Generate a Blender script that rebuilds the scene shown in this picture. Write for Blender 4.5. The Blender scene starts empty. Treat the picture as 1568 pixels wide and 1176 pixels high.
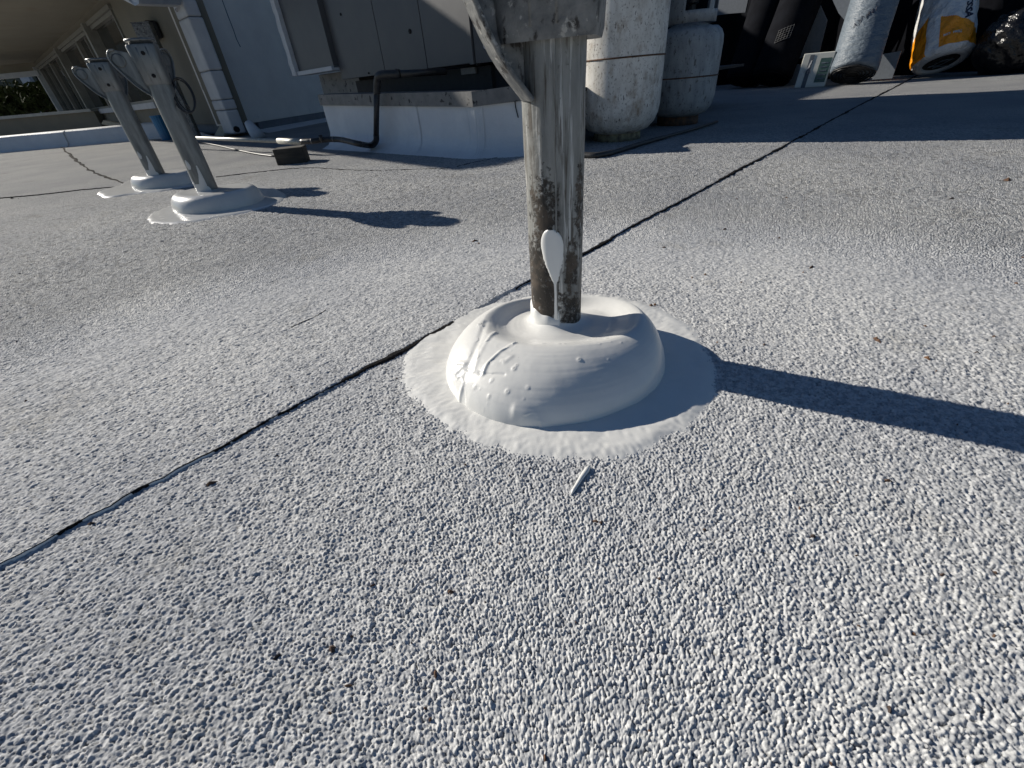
import bpy, bmesh, math, random
import numpy as np
from mathutils import Vector, Matrix
R_ = math.radians
random.seed(7); RNG = np.random.default_rng(11)
SC = bpy.context.scene
COL = SC.collection

# ------------------------------------------------------------------ camera
F_PX, CX, CY, HC = 652.0, 784.0, 588.0, 0.25
dn = np.array([84.0, 900.0, 652.0]); dn /= np.linalg.norm(dn)       # world down, in camera axes
fw = np.array([0, 0, 1.0]) - dn[2] * dn; fw /= np.linalg.norm(fw)   # world +Y
rt = np.cross(dn, fw)
if rt[0] < 0: rt = -rt
cam_d = bpy.data.cameras.new('camera'); cam = bpy.data.objects.new('camera', cam_d); COL.objects.link(cam)
cam_d.sensor_width = 36.0; cam_d.lens = F_PX / 1568 * 36; cam_d.clip_start = 0.01; cam_d.clip_end = 500
ax = [Vector((rt[i], fw[i], -dn[i])) for i in range(3)]             # camera x, y-down, forward in the world
m = Matrix.Identity(4)
for r in range(3):
    m[r][0], m[r][1], m[r][2] = ax[0][r], -ax[1][r], -ax[2][r]
m[0][3], m[1][3], m[2][3] = 0, 0, HC
cam.matrix_world = m
SC.camera = cam

# ------------------------------------------------------------------ sky, sun, exposure
SUN_AZ, SUN_EL = 149.0, 24.5
w = bpy.data.worlds.new('World'); SC.world = w; w.use_nodes = True
nt = w.node_tree; bg = nt.nodes['Background']
sky = nt.nodes.new('ShaderNodeTexSky'); sky.sky_type = 'NISHITA'; sky.sun_disc = False
sky.sun_elevation = R_(SUN_EL); sky.sun_rotation = R_(90 - SUN_AZ + 360); sky.altitude = 200
sky.air_density = 1.0; sky.dust_density = 0.1; sky.ozone_density = 5.2
nt.links.new(sky.outputs[0], bg.inputs[0]); bg.inputs[1].default_value = 0.05
sd = bpy.data.lights.new('sun', 'SUN'); sun = bpy.data.objects.new('sun', sd); COL.objects.link(sun)
sd.energy = 5.0; sd.angle = R_(0.5); sd.color = (1.0, 0.94, 0.84)
sv = Vector((math.cos(R_(SUN_AZ)) * math.cos(R_(SUN_EL)), math.sin(R_(SUN_AZ)) * math.cos(R_(SUN_EL)), math.sin(R_(SUN_EL))))
sun.rotation_euler = (-sv).to_track_quat('-Z', 'Y').to_euler()
SC.view_settings.view_transform = 'Standard'; SC.view_settings.look = 'None'
SC.view_settings.gamma = 1; SC.view_settings.use_curve_mapping = False
SC.view_settings.exposure = 0.15

# ------------------------------------------------------------------ helpers: where a thing seen in the photo stands
def ray(px, py):
    c = np.array([px - CX, py - CY, F_PX]); return np.array([c @ rt, c @ fw, -c @ dn])
def at(px, py, z=0.0):                      # point at height z
    r = ray(px, py); return np.array([0, 0, HC]) + r * (z - HC) / r[2]
def onp(px, py, P, Q):                      # point on the vertical plane through P and Q
    P = np.array(P[:2], float); Q = np.array(Q[:2], float); n = np.array([-(Q - P)[1], (Q - P)[0]])
    r = ray(px, py); return np.array([0, 0, HC]) + r * ((n @ P) / (n @ r[:2]))
def depth(P): return float(np.array([P[0], P[1], P[2] - HC]) @ np.array([rt[2], fw[2], -dn[2]]))
def onsum(px, py, s): return onp(px, py, (0, s), (s, 0))

# ------------------------------------------------------------------ helpers: materials
def mat(name, c1, c2=None, scale=30, detail=5, rough=0.6, metal=0.0, bump=0.0, bscale=None, stretch=(1, 1, 1),
        spots=None, coat=0.0, lo=0.35, hi=0.65, bdist=0.002, rough2=None):
    """spots: list of (colour, noise scale, threshold, softness, stretch)"""
    m = bpy.data.materials.new(name); m.use_nodes = True; n = m.node_tree.nodes; l = m.node_tree.links
    b = n['Principled BSDF']; b.inputs['Roughness'].default_value = rough; b.inputs['Metallic'].default_value = metal
    b.inputs['Coat Weight'].default_value = coat; b.inputs['Coat Roughness'].default_value = 0.12
    tc = n.new('ShaderNodeTexCoord')
    def noise(sc, st, det=5, off=0.0):
        mp = n.new('ShaderNodeMapping'); mp.inputs['Scale'].default_value = st; mp.inputs['Location'].default_value = (off, off * 1.7, -off)
        l.new(tc.outputs['Object'], mp.inputs[0])
        t = n.new('ShaderNodeTexNoise'); t.inputs['Scale'].default_value = sc; t.inputs['Detail'].default_value = det
        t.inputs['Roughness'].default_value = 0.6
        l.new(mp.outputs[0], t.inputs['Vector']); return t.outputs['Fac']
    def ramp(fac, a, z):
        r = n.new('ShaderNodeMapRange'); r.inputs['From Min'].default_value = a; r.inputs['From Max'].default_value = z
        l.new(fac, r.inputs['Value']); return r.outputs[0]
    def mix(fac, A, B):
        x = n.new('ShaderNodeMix'); x.data_type = 'RGBA'; l.new(fac, x.inputs[0])
        for s, v in ((6, A), (7, B)):
            if isinstance(v, tuple): x.inputs[s].default_value = (*v, 1)
            else: l.new(v, x.inputs[s])
        return x.outputs[2]
    col = None
    if c2 is None: c2 = tuple(v * 0.85 for v in c1)
    f0 = noise(scale, stretch, detail)
    col = mix(ramp(f0, lo, hi), c1, c2)
    for i, (c, sc, th, so, st) in enumerate(spots or []):
        f = ramp(noise(sc, st, 6, 3.1 * (i + 1)), th, th + so)
        col = mix(f, col, c)
    l.new(col, b.inputs['Base Color'])
    if rough2 is not None:
        rr = n.new('ShaderNodeMapRange'); l.new(f0, rr.inputs['Value']); rr.inputs['From Min'].default_value = lo; rr.inputs['From Max'].default_value = hi
        rr.inputs['To Min'].default_value = rough; rr.inputs['To Max'].default_value = rough2; l.new(rr.outputs[0], b.inputs['Roughness'])
    if bump:
        bp = n.new('ShaderNodeBump'); bp.inputs['Strength'].default_value = bump; bp.inputs['Distance'].default_value = bdist
        l.new(noise(bscale or scale * 3, stretch, 4, 9.0), bp.inputs['Height']); l.new(bp.outputs[0], b.inputs['Normal'])
    return m

# ------------------------------------------------------------------ helpers: objects
def tag(o, label=None, cat=None, group=None, kind=None):
    for k, v in (('label', label), ('category', cat), ('group', group), ('kind', kind)):
        if v: o[k] = v
    return o
def thing(name, loc, label, cat, group=None):
    o = bpy.data.objects.new(name, None); COL.objects.link(o); o.location = tuple(float(v) for v in loc); o.empty_display_size = 0.02
    return tag(o, label, cat, group)
def wloc(o):
    v = Vector((0, 0, 0))
    while o is not None: v = v + o.location; o = o.parent
    return v
def mk(name, V, F, m, parent=None, smooth=False, origin=None):
    """V in world coordinates; the object sits at its parent's place (or at origin)"""
    V = np.asarray(V, float).reshape(-1, 3)
    base = wloc(parent) if parent is not None else Vector(origin if origin is not None else (0, 0, 0))
    V = V - np.array(base)
    me = bpy.data.meshes.new(name); me.from_pydata([tuple(v) for v in V], [], [tuple(int(i) for i in f) for f in F]); me.validate()
    bm = bmesh.new(); bm.from_mesh(me); bmesh.ops.recalc_face_normals(bm, faces=bm.faces); bm.to_mesh(me); bm.free()
    me.materials.append(m)
    if smooth: me.polygons.foreach_set('use_smooth', [True] * len(me.polygons))
    o = bpy.data.objects.new(name, me); COL.objects.link(o)
    if parent is not None: o.parent = parent
    else: o.location = base
    return o
def bevel(o, wd=0.003, seg=2):
    b = o.modifiers.new('bevel', 'BEVEL'); b.width = wd; b.segments = seg; b.limit_method = 'ANGLE'; b.angle_limit = R_(35)
    return o
def frame(d):
    d = np.array(d, float); d /= np.linalg.norm(d)
    a = np.array([0, 0, 1.0]) if abs(d[2]) < 0.9 else np.array([1.0, 0, 0])
    u = np.cross(a, d); u /= np.linalg.norm(u); v = np.cross(d, u); return d, u, v
def rings(pts_list, close_ends=True):
    """lofts equal-length closed loops"""
    n = len(pts_list[0]); V = [p for r in pts_list for p in r]; F = []
    for i in range(len(pts_list) - 1):
        for j in range(n):
            k = (j + 1) % n; F.append((i * n + j, i * n + k, (i + 1) * n + k, (i + 1) * n + j))
    if close_ends: F.append(tuple(range(n))[::-1]); F.append(tuple((len(pts_list) - 1) * n + j for j in range(n)))
    return V, F
def lathe(c, prof, n=32, axis=(0, 0, 1), close=True):
    d, u, v = frame(axis); c = np.array(c, float); L = []
    for r, h in prof:
        L.append([c + d * h + r * (u * math.cos(2 * math.pi * j / n) + v * math.sin(2 * math.pi * j / n)) for j in range(n)])
    return rings(L, close)
def tube(pts, r, n=10, caps=True):
    pts = [np.array(p, float) for p in pts]; L = []
    rr = r if hasattr(r, '__len__') else [r] * len(pts)
    pu = None
    for i, p in enumerate(pts):
        t = pts[min(i + 1, len(pts) - 1)] - pts[max(i - 1, 0)]; d, u, v = frame(t)
        if pu is not None:
            u = pu - d * (pu @ d); u /= np.linalg.norm(u); v = np.cross(d, u)
        pu = u
        L.append([p + rr[i] * (u * math.cos(2 * math.pi * j / n) + v * math.sin(2 * math.pi * j / n)) for j in range(n)])
    return rings(L, caps)
def smoothpath(pts, k=6):
    pts = [np.array(p, float) for p in pts]; out = []
    P = [2 * pts[0] - pts[1]] + pts + [2 * pts[-1] - pts[-2]]
    for i in range(1, len(P) - 2):
        for s in range(k):
            t = s / k; a, b, c, d = P[i - 1], P[i], P[i + 1], P[i + 2]
            out.append(0.5 * (2 * b + (c - a) * t + (2 * a - 5 * b + 4 * c - d) * t * t + (3 * b - a - 3 * c + d) * t ** 3))
    out.append(pts[-1]); return out
def prism(poly, off):
    """closed polygon of 3D points swept by the vector off"""
    n = len(poly); V = [np.array(p, float) for p in poly] + [np.array(p, float) + np.array(off, float) for p in poly]
    F = [tuple(range(n)), tuple(range(2 * n - 1, n - 1, -1))] + [(i, (i + 1) % n, n + (i + 1) % n, n + i) for i in range(n)]
    return V, F
def boxv(lo, hi):
    a, b = lo, hi
    V = [(x, y, z) for z in (a[2], b[2]) for y in (a[1], b[1]) for x in (a[0], b[0])]
    return V, [(0, 1, 3, 2), (4, 6, 7, 5), (0, 4, 5, 1), (1, 5, 7, 3), (3, 7, 6, 2), (2, 6, 4, 0)]
def obox(c, ux, uy, hx, hy, z0, z1):
    """box with footprint axes ux, uy (2D unit vectors)"""
    c = np.array(c[:2], float); ux = np.array(ux[:2], float); uy = np.array(uy[:2], float)
    q = [c + sx * hx * ux + sy * hy * uy for sx, sy in ((-1, -1), (1, -1), (1, 1), (-1, 1))]
    return prism([(p[0], p[1], z0) for p in q], (0, 0, z1 - z0))

# ------------------------------------------------------------------ noise in numpy
def hsh(ix, iy, s=0):
    h = (ix.astype(np.int64) * 374761393 + iy.astype(np.int64) * 668265263 + s * 2147483647) & 0xffffffff
    h = ((h ^ (h >> 13)) * 1274126177) & 0xffffffff
    h = (h ^ (h >> 16)) & 0xffffffff
    return h.astype(np.float64) / 4294967295.0
def vnoise(x, y, s=0):
    ix = np.floor(x); iy = np.floor(y); fx = x - ix; fy = y - iy
    fx = fx * fx * (3 - 2 * fx); fy = fy * fy * (3 - 2 * fy)
    a = hsh(ix, iy, s); b = hsh(ix + 1, iy, s); c = hsh(ix, iy + 1, s); d = hsh(ix + 1, iy + 1, s)
    return (a + (b - a) * fx) * (1 - fy) + (c + (d - c) * fx) * fy
def granules(x, y):
    """painted mineral granules: rounded crumbs of uneven size and height, 0..1"""
    wx = x + 0.0010 * (vnoise(x * 420, y * 420, 5) - .5); wy = y + 0.0010 * (vnoise(x * 420, y * 420, 6) - .5)
    S = 1 / 0.00150; X = wx * S; Y = wy * S; ix = np.floor(X); iy = np.floor(Y); best = np.zeros_like(X)
    for dx in (-1, 0, 1):
        for dy in (-1, 0, 1):
            jx = ix + dx; jy = iy + dy
            cx = jx + hsh(jx, jy, 1); cy = jy + hsh(jx, jy, 2); a = 0.35 + 0.65 * hsh(jx, jy, 3); rr = 0.55 + 0.45 * hsh(jx, jy, 4)
            d2 = ((X - cx) ** 2 + (Y - cy) ** 2) / (rr * rr)
            best = np.maximum(best, a * np.clip(1 - d2, 0, 1) ** 0.55)
    return best * (0.75 + 0.5 * vnoise(x * 110, y * 110, 8)) + 0.30 * vnoise(x * 230, y * 230, 9) + 0.16 * vnoise(x * 900, y * 900, 10)

# ------------------------------------------------------------------ shared materials
def roof_material():
    m = bpy.data.materials.new('coated_granule_roof'); m.use_nodes = True; n = m.node_tree.nodes; l = m.node_tree.links
    b = n['Principled BSDF']; tc = n.new('ShaderNodeTexCoord')
    def noise(sc, det=4, rg=0.55):
        t = n.new('ShaderNodeTexNoise'); t.inputs['Scale'].default_value = sc; t.inputs['Detail'].default_value = det; t.inputs['Roughness'].default_value = rg
        l.new(tc.outputs['Object'], t.inputs['Vector']); return t.outputs['Fac']
    def rng(f, a, z, o0=0.0, o1=1.0):
        r = n.new('ShaderNodeMapRange'); r.inputs['From Min'].default_value = a; r.inputs['From Max'].default_value = z
        r.inputs['To Min'].default_value = o0; r.inputs['To Max'].default_value = o1; l.new(f, r.inputs['Value']); return r.outputs[0]
    def mix(f, A, B):
        x = n.new('ShaderNodeMix'); x.data_type = 'RGBA'; l.new(f, x.inputs[0])
        for s, v in ((6, A), (7, B)):
            if isinstance(v, tuple): x.inputs[s].default_value = (*v, 1)
            else: l.new(v, x.inputs[s])
        return x.outputs[2]
    c = mix(rng(noise(3.2, 5), 0.38, 0.68), (0.68, 0.68, 0.67), (0.50, 0.51, 0.53))       # worn, thinner coating
    c = mix(rng(noise(4.5, 7, 0.75), 0.57, 0.72, 0, 0.75), c, (0.34, 0.325, 0.29))            # faint dirt
    c = mix(rng(noise(420, 2), 0.54, 0.70, 0, 0.55), c, (0.20, 0.205, 0.215))              # missed pinholes between granules
    c = mix(rng(noise(170, 3, .7), 0.46, 0.60, 0, 0.72), c, (0.29, 0.305, 0.33))            # random speckle painted for the tiny shadows among granules
    c = mix(rng(noise(95, 3, .7), 0.72, 0.76, 0, 0.85), c, (0.07, 0.06, 0.05))             # dark specks
    an = n.new('ShaderNodeAttribute'); an.attribute_name = 'pit_shade'
    c = mix(rng(an.outputs['Fac'], 0, 1, 0, 0.80), c, (0.15, 0.145, 0.135))               # shade in the granule pits painted into the colour
    l.new(c, b.inputs['Base Color']); b.inputs['Roughness'].default_value = 0.85; b.inputs['Specular IOR Level'].default_value = 0.08
    # distant roof: the relief goes on in the bump
    sep = n.new('ShaderNodeVectorMath'); sep.operation = 'LENGTH'; l.new(tc.outputs['Object'], sep.inputs[0])
    far = rng(sep.outputs['Value'], 0.72, 0.95, 0.15, 1.0)
    v = n.new('ShaderNodeTexVoronoi'); v.inputs['Scale'].default_value = 430; v.feature = 'F1'
    l.new(tc.outputs['Object'], v.inputs['Vector'])
    add = n.new('ShaderNodeMath'); add.operation = 'MULTIPLY_ADD'; l.new(v.outputs['Distance'], add.inputs[0]); add.inputs[1].default_value = -1.0
    l.new(noise(190, 4, .75), add.inputs[2])
    bp = n.new('ShaderNodeBump'); bp.inputs['Distance'].default_value = 0.0045; l.new(far, bp.inputs['Strength']); l.new(add.outputs[0], bp.inputs['Height'])
    l.new(bp.outputs[0], b.inputs['Normal'])
    return m
M = {}
M['roof'] = roof_material()
M['paint'] = mat('wet_white_sealant', (0.80, 0.795, 0.765), (0.74, 0.735, 0.71), scale=18, rough=0.36, coat=0.18, bump=0.12, bscale=200, bdist=0.0005,
                 spots=[((0.30, 0.28, 0.25), 330, 0.735, 0.02, (1, 1, 1))])
M['paint_gloss'] = mat('wet_grey_white_sealant', (0.60, 0.60, 0.585), (0.53, 0.53, 0.52), scale=18, rough=0.30, coat=0.25, bump=0.25, bscale=120, bdist=0.001)
M['bitumen'] = mat('black_bitumen', (0.014, 0.013, 0.013), (0.035, 0.033, 0.032), scale=300, rough=0.75, bump=0.8, bscale=700, bdist=0.002)
M['bitumen'].node_tree.nodes['Principled BSDF'].inputs['Specular IOR Level'].default_value = 0.05; M['bitumen'].node_tree.nodes['Principled BSDF'].inputs['Roughness'].default_value = 0.95
M['zinc'] = mat('weathered_galvanised_steel', (0.34, 0.34, 0.32), (0.13, 0.132, 0.125), scale=34, detail=8, rough=0.62, metal=0.15, bump=0.35, bscale=120,
                stretch=(2.2, 2.2, 0.35), lo=0.3, hi=0.72,
                spots=[((0.09, 0.08, 0.068), 60, 0.56, 0.10, (1.8, 1.8, 0.3)), ((0.52, 0.52, 0.50), 70, 0.57, 0.07, (3, 3, 0.14)), ((0.09, 0.078, 0.062), 120, 0.55, 0.12, (2.5, 2.5, 0.16)), ((0.035, 0.03, 0.026), 150, 0.70, 0.03, (1.5, 1.5, .6))])
M['zinc_dark'] = mat('old_galvanised_casting', (0.25, 0.25, 0.24), (0.11, 0.115, 0.118), scale=55, detail=8, rough=0.6, metal=0.2, bump=0.55, bscale=160,
                spots=[((0.04, 0.036, 0.033), 110, 0.56, 0.08, (1, 1, .6)), ((0.40, 0.39, 0.36), 150, 0.60, 0.07, (1, 1, 1))])
M['zinc_plain'] = mat('dull_galvanised_steel', (0.25, 0.255, 0.25), (0.12, 0.125, 0.125), scale=30, detail=7, rough=0.42, metal=0.55, stretch=(2, 2, .4), lo=.35, hi=.7, bump=.2)
M['hole'] = mat('dark_hole', (0.008, 0.008, 0.009), rough=0.9)
M['membrane'] = mat('white_membrane', (0.70, 0.71, 0.72), (0.62, 0.63, 0.645), scale=9, rough=0.5, bump=0.4, bscale=90, bdist=0.003)
M['flashing'] = mat('dull_metal_flashing', (0.21, 0.205, 0.20), (0.14, 0.14, 0.14), scale=22, rough=0.55, metal=0.3, bump=.2, spots=[((0.03, 0.03, 0.03), 30, 0.60, 0.04, (1, 1, 1))])
M['unit'] = mat('grey_enamelled_sheet', (0.10, 0.098, 0.098), (0.082, 0.082, 0.086), scale=6, rough=0.45, bump=0.1, bscale=20, spots=[((0.10, 0.095, 0.09), 60, 0.70, 0.04, (1, 1, 1))])
M['black'] = mat('matt_black', (0.010, 0.010, 0.011), (0.018, 0.018, 0.02), rough=0.7)
M['rubber'] = mat('black_rubber', (0.018, 0.018, 0.02), (0.035, 0.034, 0.033), scale=60, rough=0.45, bump=0.3)
M['stucco'] = mat('pale_stucco', (0.80, 0.76, 0.70), (0.72, 0.68, 0.63), scale=5, rough=0.85, bump=0.7, bscale=150, bdist=0.004, spots=[((0.30, 0.30, 0.30), 14, 0.68, 0.06, (1.5, 1.5, .4))])
M['olive'] = mat('olive_beige_wall', (0.22, 0.20, 0.155), (0.19, 0.172, 0.135), scale=4, rough=0.85, bump=0.4, bscale=120)
M['soffit'] = mat('beige_soffit', (0.30, 0.27, 0.21), (0.26, 0.235, 0.185), scale=2.5, rough=0.85, spots=[((0.26, 0.21, 0.16), 3.0, 0.58, 0.2, (1, 1, 1))])
M['trim'] = mat('pale_grey_trim', (0.56, 0.57, 0.58), (0.48, 0.49, 0.51), scale=9, rough=0.5, bump=.15)
M['frame'] = mat('aluminium_window_frame', (0.27, 0.26, 0.23), (0.21, 0.20, 0.18), scale=12, rough=0.4, metal=0.2)
M['dark_flash'] = mat('slate_base_flashing', (0.15, 0.17, 0.20), (0.11, 0.125, 0.15), scale=12, rough=0.6)
M['tank'] = mat('rusty_white_tank_paint', (0.74, 0.715, 0.66), (0.50, 0.465, 0.41), scale=20, detail=12, rough=0.5, bump=0.25, bscale=90, stretch=(1.8, 1.8, .8), lo=.4, hi=.72,
                spots=[((0.30, 0.22, 0.15), 24, 0.54, 0.22, (1.6, 1.6, 0.8)), ((0.16, 0.12, 0.09), 130, 0.56, 0.16, (1.0, 1.0, 0.9)), ((0.07, 0.05, 0.04), 75, 0.64, 0.03, (1.6, 1.6, .35)), ((0.16, 0.08, 0.04), 8, 0.63, 0.10, (1, 1, 1))])
M['tank_grey'] = mat('grey_scuffed_tank_paint', (0.38, 0.39, 0.39), (0.24, 0.25, 0.26), scale=22, detail=10, rough=0.5, bump=0.25, bscale=90, stretch=(1.5, 1.5, .6), lo=.4, hi=.7,
                spots=[((0.12, 0.11, 0.10), 46, 0.57, 0.12, (1.6, 1.6, 0.7)), ((0.05, 0.045, 0.04), 140, 0.62, 0.05, (1, 1, 1))])
M['rust'] = mat('rust', (0.16, 0.08, 0.04), (0.05, 0.035, 0.03), scale=60, rough=0.85, bump=0.6)
M['yellow_rust'] = mat('yellowed_rusty_ring', (0.34, 0.30, 0.18), (0.10, 0.07, 0.05), scale=45, rough=0.8, bump=0.5)
M['wood'] = mat('old_dark_timber', (0.075, 0.065, 0.05), (0.035, 0.03, 0.025), scale=30, rough=0.85, bump=0.7, stretch=(.3, 2, 2))
M['blue'] = mat('blue_plastic', (0.02, 0.17, 0.36), (0.02, 0.13, 0.28), scale=10, rough=0.35)
M['plastic_black'] = mat('shiny_black_bag_plastic', (0.006, 0.006, 0.007), (0.012, 0.012, 0.013), scale=8, rough=0.24, bump=1.0, bscale=11, bdist=0.035)
M['mat_black'] = mat('black_roofing_felt', (0.006, 0.0065, 0.009), (0.010, 0.011, 0.015), scale=14, rough=0.92, bump=0.3, bscale=60)
M['greyroll'] = mat('grey_membrane_roll', (0.155, 0.19, 0.225), (0.125, 0.155, 0.19), scale=8, rough=0.5, bump=0.8, bscale=14, bdist=.02, stretch=(1, 1, 2.5))
M['board'] = mat('pale_insulation_board', (0.20, 0.22, 0.25), (0.17, 0.19, 0.215), scale=60, rough=0.75, bump=0.3)
M['bag_white'] = mat('white_bag_film', (0.72, 0.72, 0.71), (0.64, 0.64, 0.64), scale=9, rough=0.3, bump=1.0, bscale=13, bdist=0.035)
M['bag_orange'] = mat('orange_bag_print', (0.95, 0.36, 0.008), (0.85, 0.28, 0.008), scale=9, rough=0.3, bump=1.0, bscale=13, bdist=0.035)
M['ink'] = mat('dark_ink', (0.02, 0.022, 0.05), rough=0.5)
M['mat_black'].node_tree.nodes['Principled BSDF'].inputs['Specular IOR Level'].default_value = 0.08
M['label'] = mat('white_label', (0.50, 0.48, 0.50), (0.44, 0.42, 0.45), rough=0.5)
M['teal'] = mat('dark_green_print', (0.05, 0.11, 0.10), (0.10, 0.17, 0.16), scale=40, rough=0.4)
M['carton'] = mat('pale_carton', (0.80, 0.79, 0.72), (0.70, 0.70, 0.64), scale=20, rough=0.35)
M['beige_block'] = mat('cream_block', (0.58, 0.52, 0.40), (0.48, 0.43, 0.33), scale=40, rough=0.7, bump=.3)
M['leaf'] = mat('shrub_leaves', (0.055, 0.075, 0.02), (0.03, 0.045, 0.012), scale=12, rough=0.9)
M['pipe_grey'] = mat('galvanised_conduit', (0.50, 0.49, 0.44), (0.36, 0.355, 0.32), scale=30, rough=0.4, metal=0.3, stretch=(.4, 2, 2))
M['coping'] = mat('pale_coping', (0.46, 0.45, 0.40), (0.38, 0.37, 0.34), scale=12, rough=0.7)
g_ = bpy.data.materials.new('dark_window_glass'); g_.use_nodes = True; b_ = g_.node_tree.nodes['Principled BSDF']
b_.inputs['Base Color'].default_value = (0.02, 0.022, 0.022, 1); b_.inputs['Roughness'].default_value = 0.06; b_.inputs['IOR'].default_value = 1.5
M['glass'] = g_

# ================================================================== SETTING: the coated roof
SEAM_N = np.array([1, -1]) / math.sqrt(2)                # x - y = c across the lap
def seam_off(s):                                         # wander of the lap edge along its length
    return 0.004 * (vnoise(s * 9, s * 0, 31) - .5) + 0.0022 * (vnoise(s * 110, s * 0, 33) - .5) + 0.0012 * (vnoise(s * 300, s * 0, 34) - .5) + 0.0035 * (vnoise(s * 45, s * 0, 32) - .5)
def seam_side(x, y):                                     # >0 on the upper (left) sheet
    s = (x + y) / math.sqrt(2); return -((x - y) / math.sqrt(2) + 0.39 + seam_off(s) + 0.006 * np.clip(s, 0, 3))
def build_roof():
    sect0, sect1 = R_(0), R_(180)
    nd = 1230
    th = np.concatenate([np.linspace(R_(4), R_(172), nd), np.linspace(R_(172), R_(364), 34)[1:-1]])
    r = [0.046]
    while r[-1] < 0.80: r.append(r[-1] + 0.0005 + 0.0011 * r[-1])
    while r[-1] < 2.9: r.append(r[-1] + 0.0012 + 0.0042 * (r[-1] - .8))
    while r[-1] < 45: r.append(r[-1] * 1.04)
    r = np.array(r); nr, nth = len(r), len(th)
    RR, TT = np.meshgrid(r, th, indexing='ij'); X = RR * np.cos(TT); Y = RR * np.sin(TT)
    A = np.clip((1.35 - RR) / 0.8, 0, 1); A = A * A * (3 - 2 * A)
    dense = (RR < 2.9)
    Z = np.zeros_like(X)
    x, y = X[dense], Y[dense]
    lap = np.clip(seam_side(x, y) / 0.004, 0, 1); a = A[dense]; fade = np.clip((2.9 - RR[dense]) / 1.3, 0, 1)
    G = granules(x, y)
    coarse = 0.6 * vnoise(x * 270, y * 270, 23) + 0.4 * vnoise(x * 120, y * 120, 24)
    Z[dense] = a * 0.0019 * (G - 0.62) + (1 - a) * fade * 0.0045 * (coarse - .5) + fade * (0.0006 * (vnoise(x * 14, y * 14, 21) - .5) + 0.0005 * (vnoise(x * 50, y * 50, 22) - .5)) + 0.0026 * lap * fade * (0.3 + 0.7 * np.clip(((x + y) / math.sqrt(2) - 0.02) / 0.1, 0, 1))
    PIT = np.full_like(X, .5); PIT[dense] = a * np.clip((0.46 - G) / 0.32, 0, 1) + (1 - a) * fade * np.clip((0.46 - coarse) / 0.2, 0, 1) * .75 + (1 - fade) * .5  # painted pit shade; the even far tone replaces missing self-shadowing
    V = np.stack([X, Y, Z], -1).reshape(-1, 3).astype(np.float32)
    V = np.concatenate([V, np.array([[0, 0, 0]], np.float32)])
    i = np.arange(nr - 1)[:, None] * nth; j = np.arange(nth)[None, :]; k = (j + 1) % nth
    Q = np.stack([i + j, i + nth + j, i + nth + k, i + k], -1).reshape(-1, 4)
    me = bpy.data.meshes.new('roof_surface'); nv = len(V); nq = len(Q); ntr = nth
    me.vertices.add(nv); me.vertices.foreach_set('co', V.ravel())
    jj = np.arange(nth); T = np.stack([np.full(nth, nv - 1), jj, (jj + 1) % nth], -1)
    loops = np.concatenate([Q.ravel(), T.ravel()]).astype(np.int32)
    me.loops.add(len(loops)); me.loops.foreach_set('vertex_index', loops)
    me.polygons.add(nq + ntr)
    me.polygons.foreach_set('loop_start', np.concatenate([np.arange(nq) * 4, nq * 4 + np.arange(ntr) * 3]).astype(np.int32))
    me.polygons.foreach_set('use_smooth', np.ones(nq + ntr, bool))
    me.materials.append(M['roof']); me.update(calc_edges=True)
    at_ = me.attributes.new('pit_shade', 'FLOAT', 'POINT'); at_.data.foreach_set('value', np.r_[PIT.ravel(), 0].astype(np.float32))
    o = bpy.data.objects.new('roof_surface', me); COL.objects.link(o)
    print('roof tris', nq * 2)
    return tag(o, kind='structure')
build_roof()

def ribbon(name, path, wfun, h, m, parent=None, kind=None, seed=0):
    V = []; n = len(path); F = []
    for i, p in enumerate(path):
        p = np.array(p, float); t = np.array(path[min(i + 1, n - 1)], float) - np.array(path[max(i - 1, 0)], float)
        nn = np.array([-t[1], t[0], 0]); nn /= (np.linalg.norm(nn) + 1e-9); wd = wfun(i)
        V += [p + nn * wd + (0, 0, -0.002), p + nn * wd * .6 + (0, 0, h), p - nn * wd * .4 + (0, 0, h * .8), p - nn * wd + (0, 0, -0.002)]
    for i in range(n - 1):
        for j in range(3): F.append((i * 4 + j, i * 4 + j + 1, i * 4 + 5 + j, i * 4 + 4 + j))
    F += [(0, 1, 2, 3), (n * 4 - 1, n * 4 - 2, n * 4 - 3, n * 4 - 4)]
    o = mk(name, V, F, m, parent)
    if kind: tag(o, kind=kind)
    return o
# the black lap joint, in its visible stretches
def lap_path(s0, s1, n):
    P = []
    for s in np.linspace(s0, s1, n):
        c = -0.39 - seam_off(np.array([s]))[0] - 0.006 * min(max(s, 0), 3)
        c -= 0.0012; x = (s * math.sqrt(2) + c * math.sqrt(2)) / 2; y = (s * math.sqrt(2) - c * math.sqrt(2)) / 2
        P.append((x, y, 0.0010))
    return P
def lap_w(s):
    v = float(vnoise(np.array([s * 60.]), np.array([0.5]), 41)[0]); u = float(vnoise(np.array([s * 14.]), np.array([2.5]), 42)[0])
    base = 0.0030 if s < 0.5 else 0.0030 + 0.0013 * min(s, 6)
    if s < 0.14: base *= .32
    if 0.2 < s < 0.4: base *= 1.35
    v2 = float(vnoise(np.array([s * 240.]), np.array([7.5]), 43)[0]); k = max(0.10, 1.5 * u - 0.15) * (0.25 + 0.8 * v + .9 * v2)
    if 0.10 < s < 0.24: k = k * .6 + 1.1 * math.exp(-((s - 0.19) / 0.05) ** 2)
    return base * k
P_ = lap_path(-0.30, 0.30, 420); S_ = np.linspace(-0.30, 0.30, 420)
ribbon('roof_seam', P_, lambda i: lap_w(S_[i]), 0.0018, M['bitumen'], kind='structure')
P2 = lap_path(0.42, 6.9, 900); S2 = np.linspace(0.42, 6.9, 900)
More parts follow.
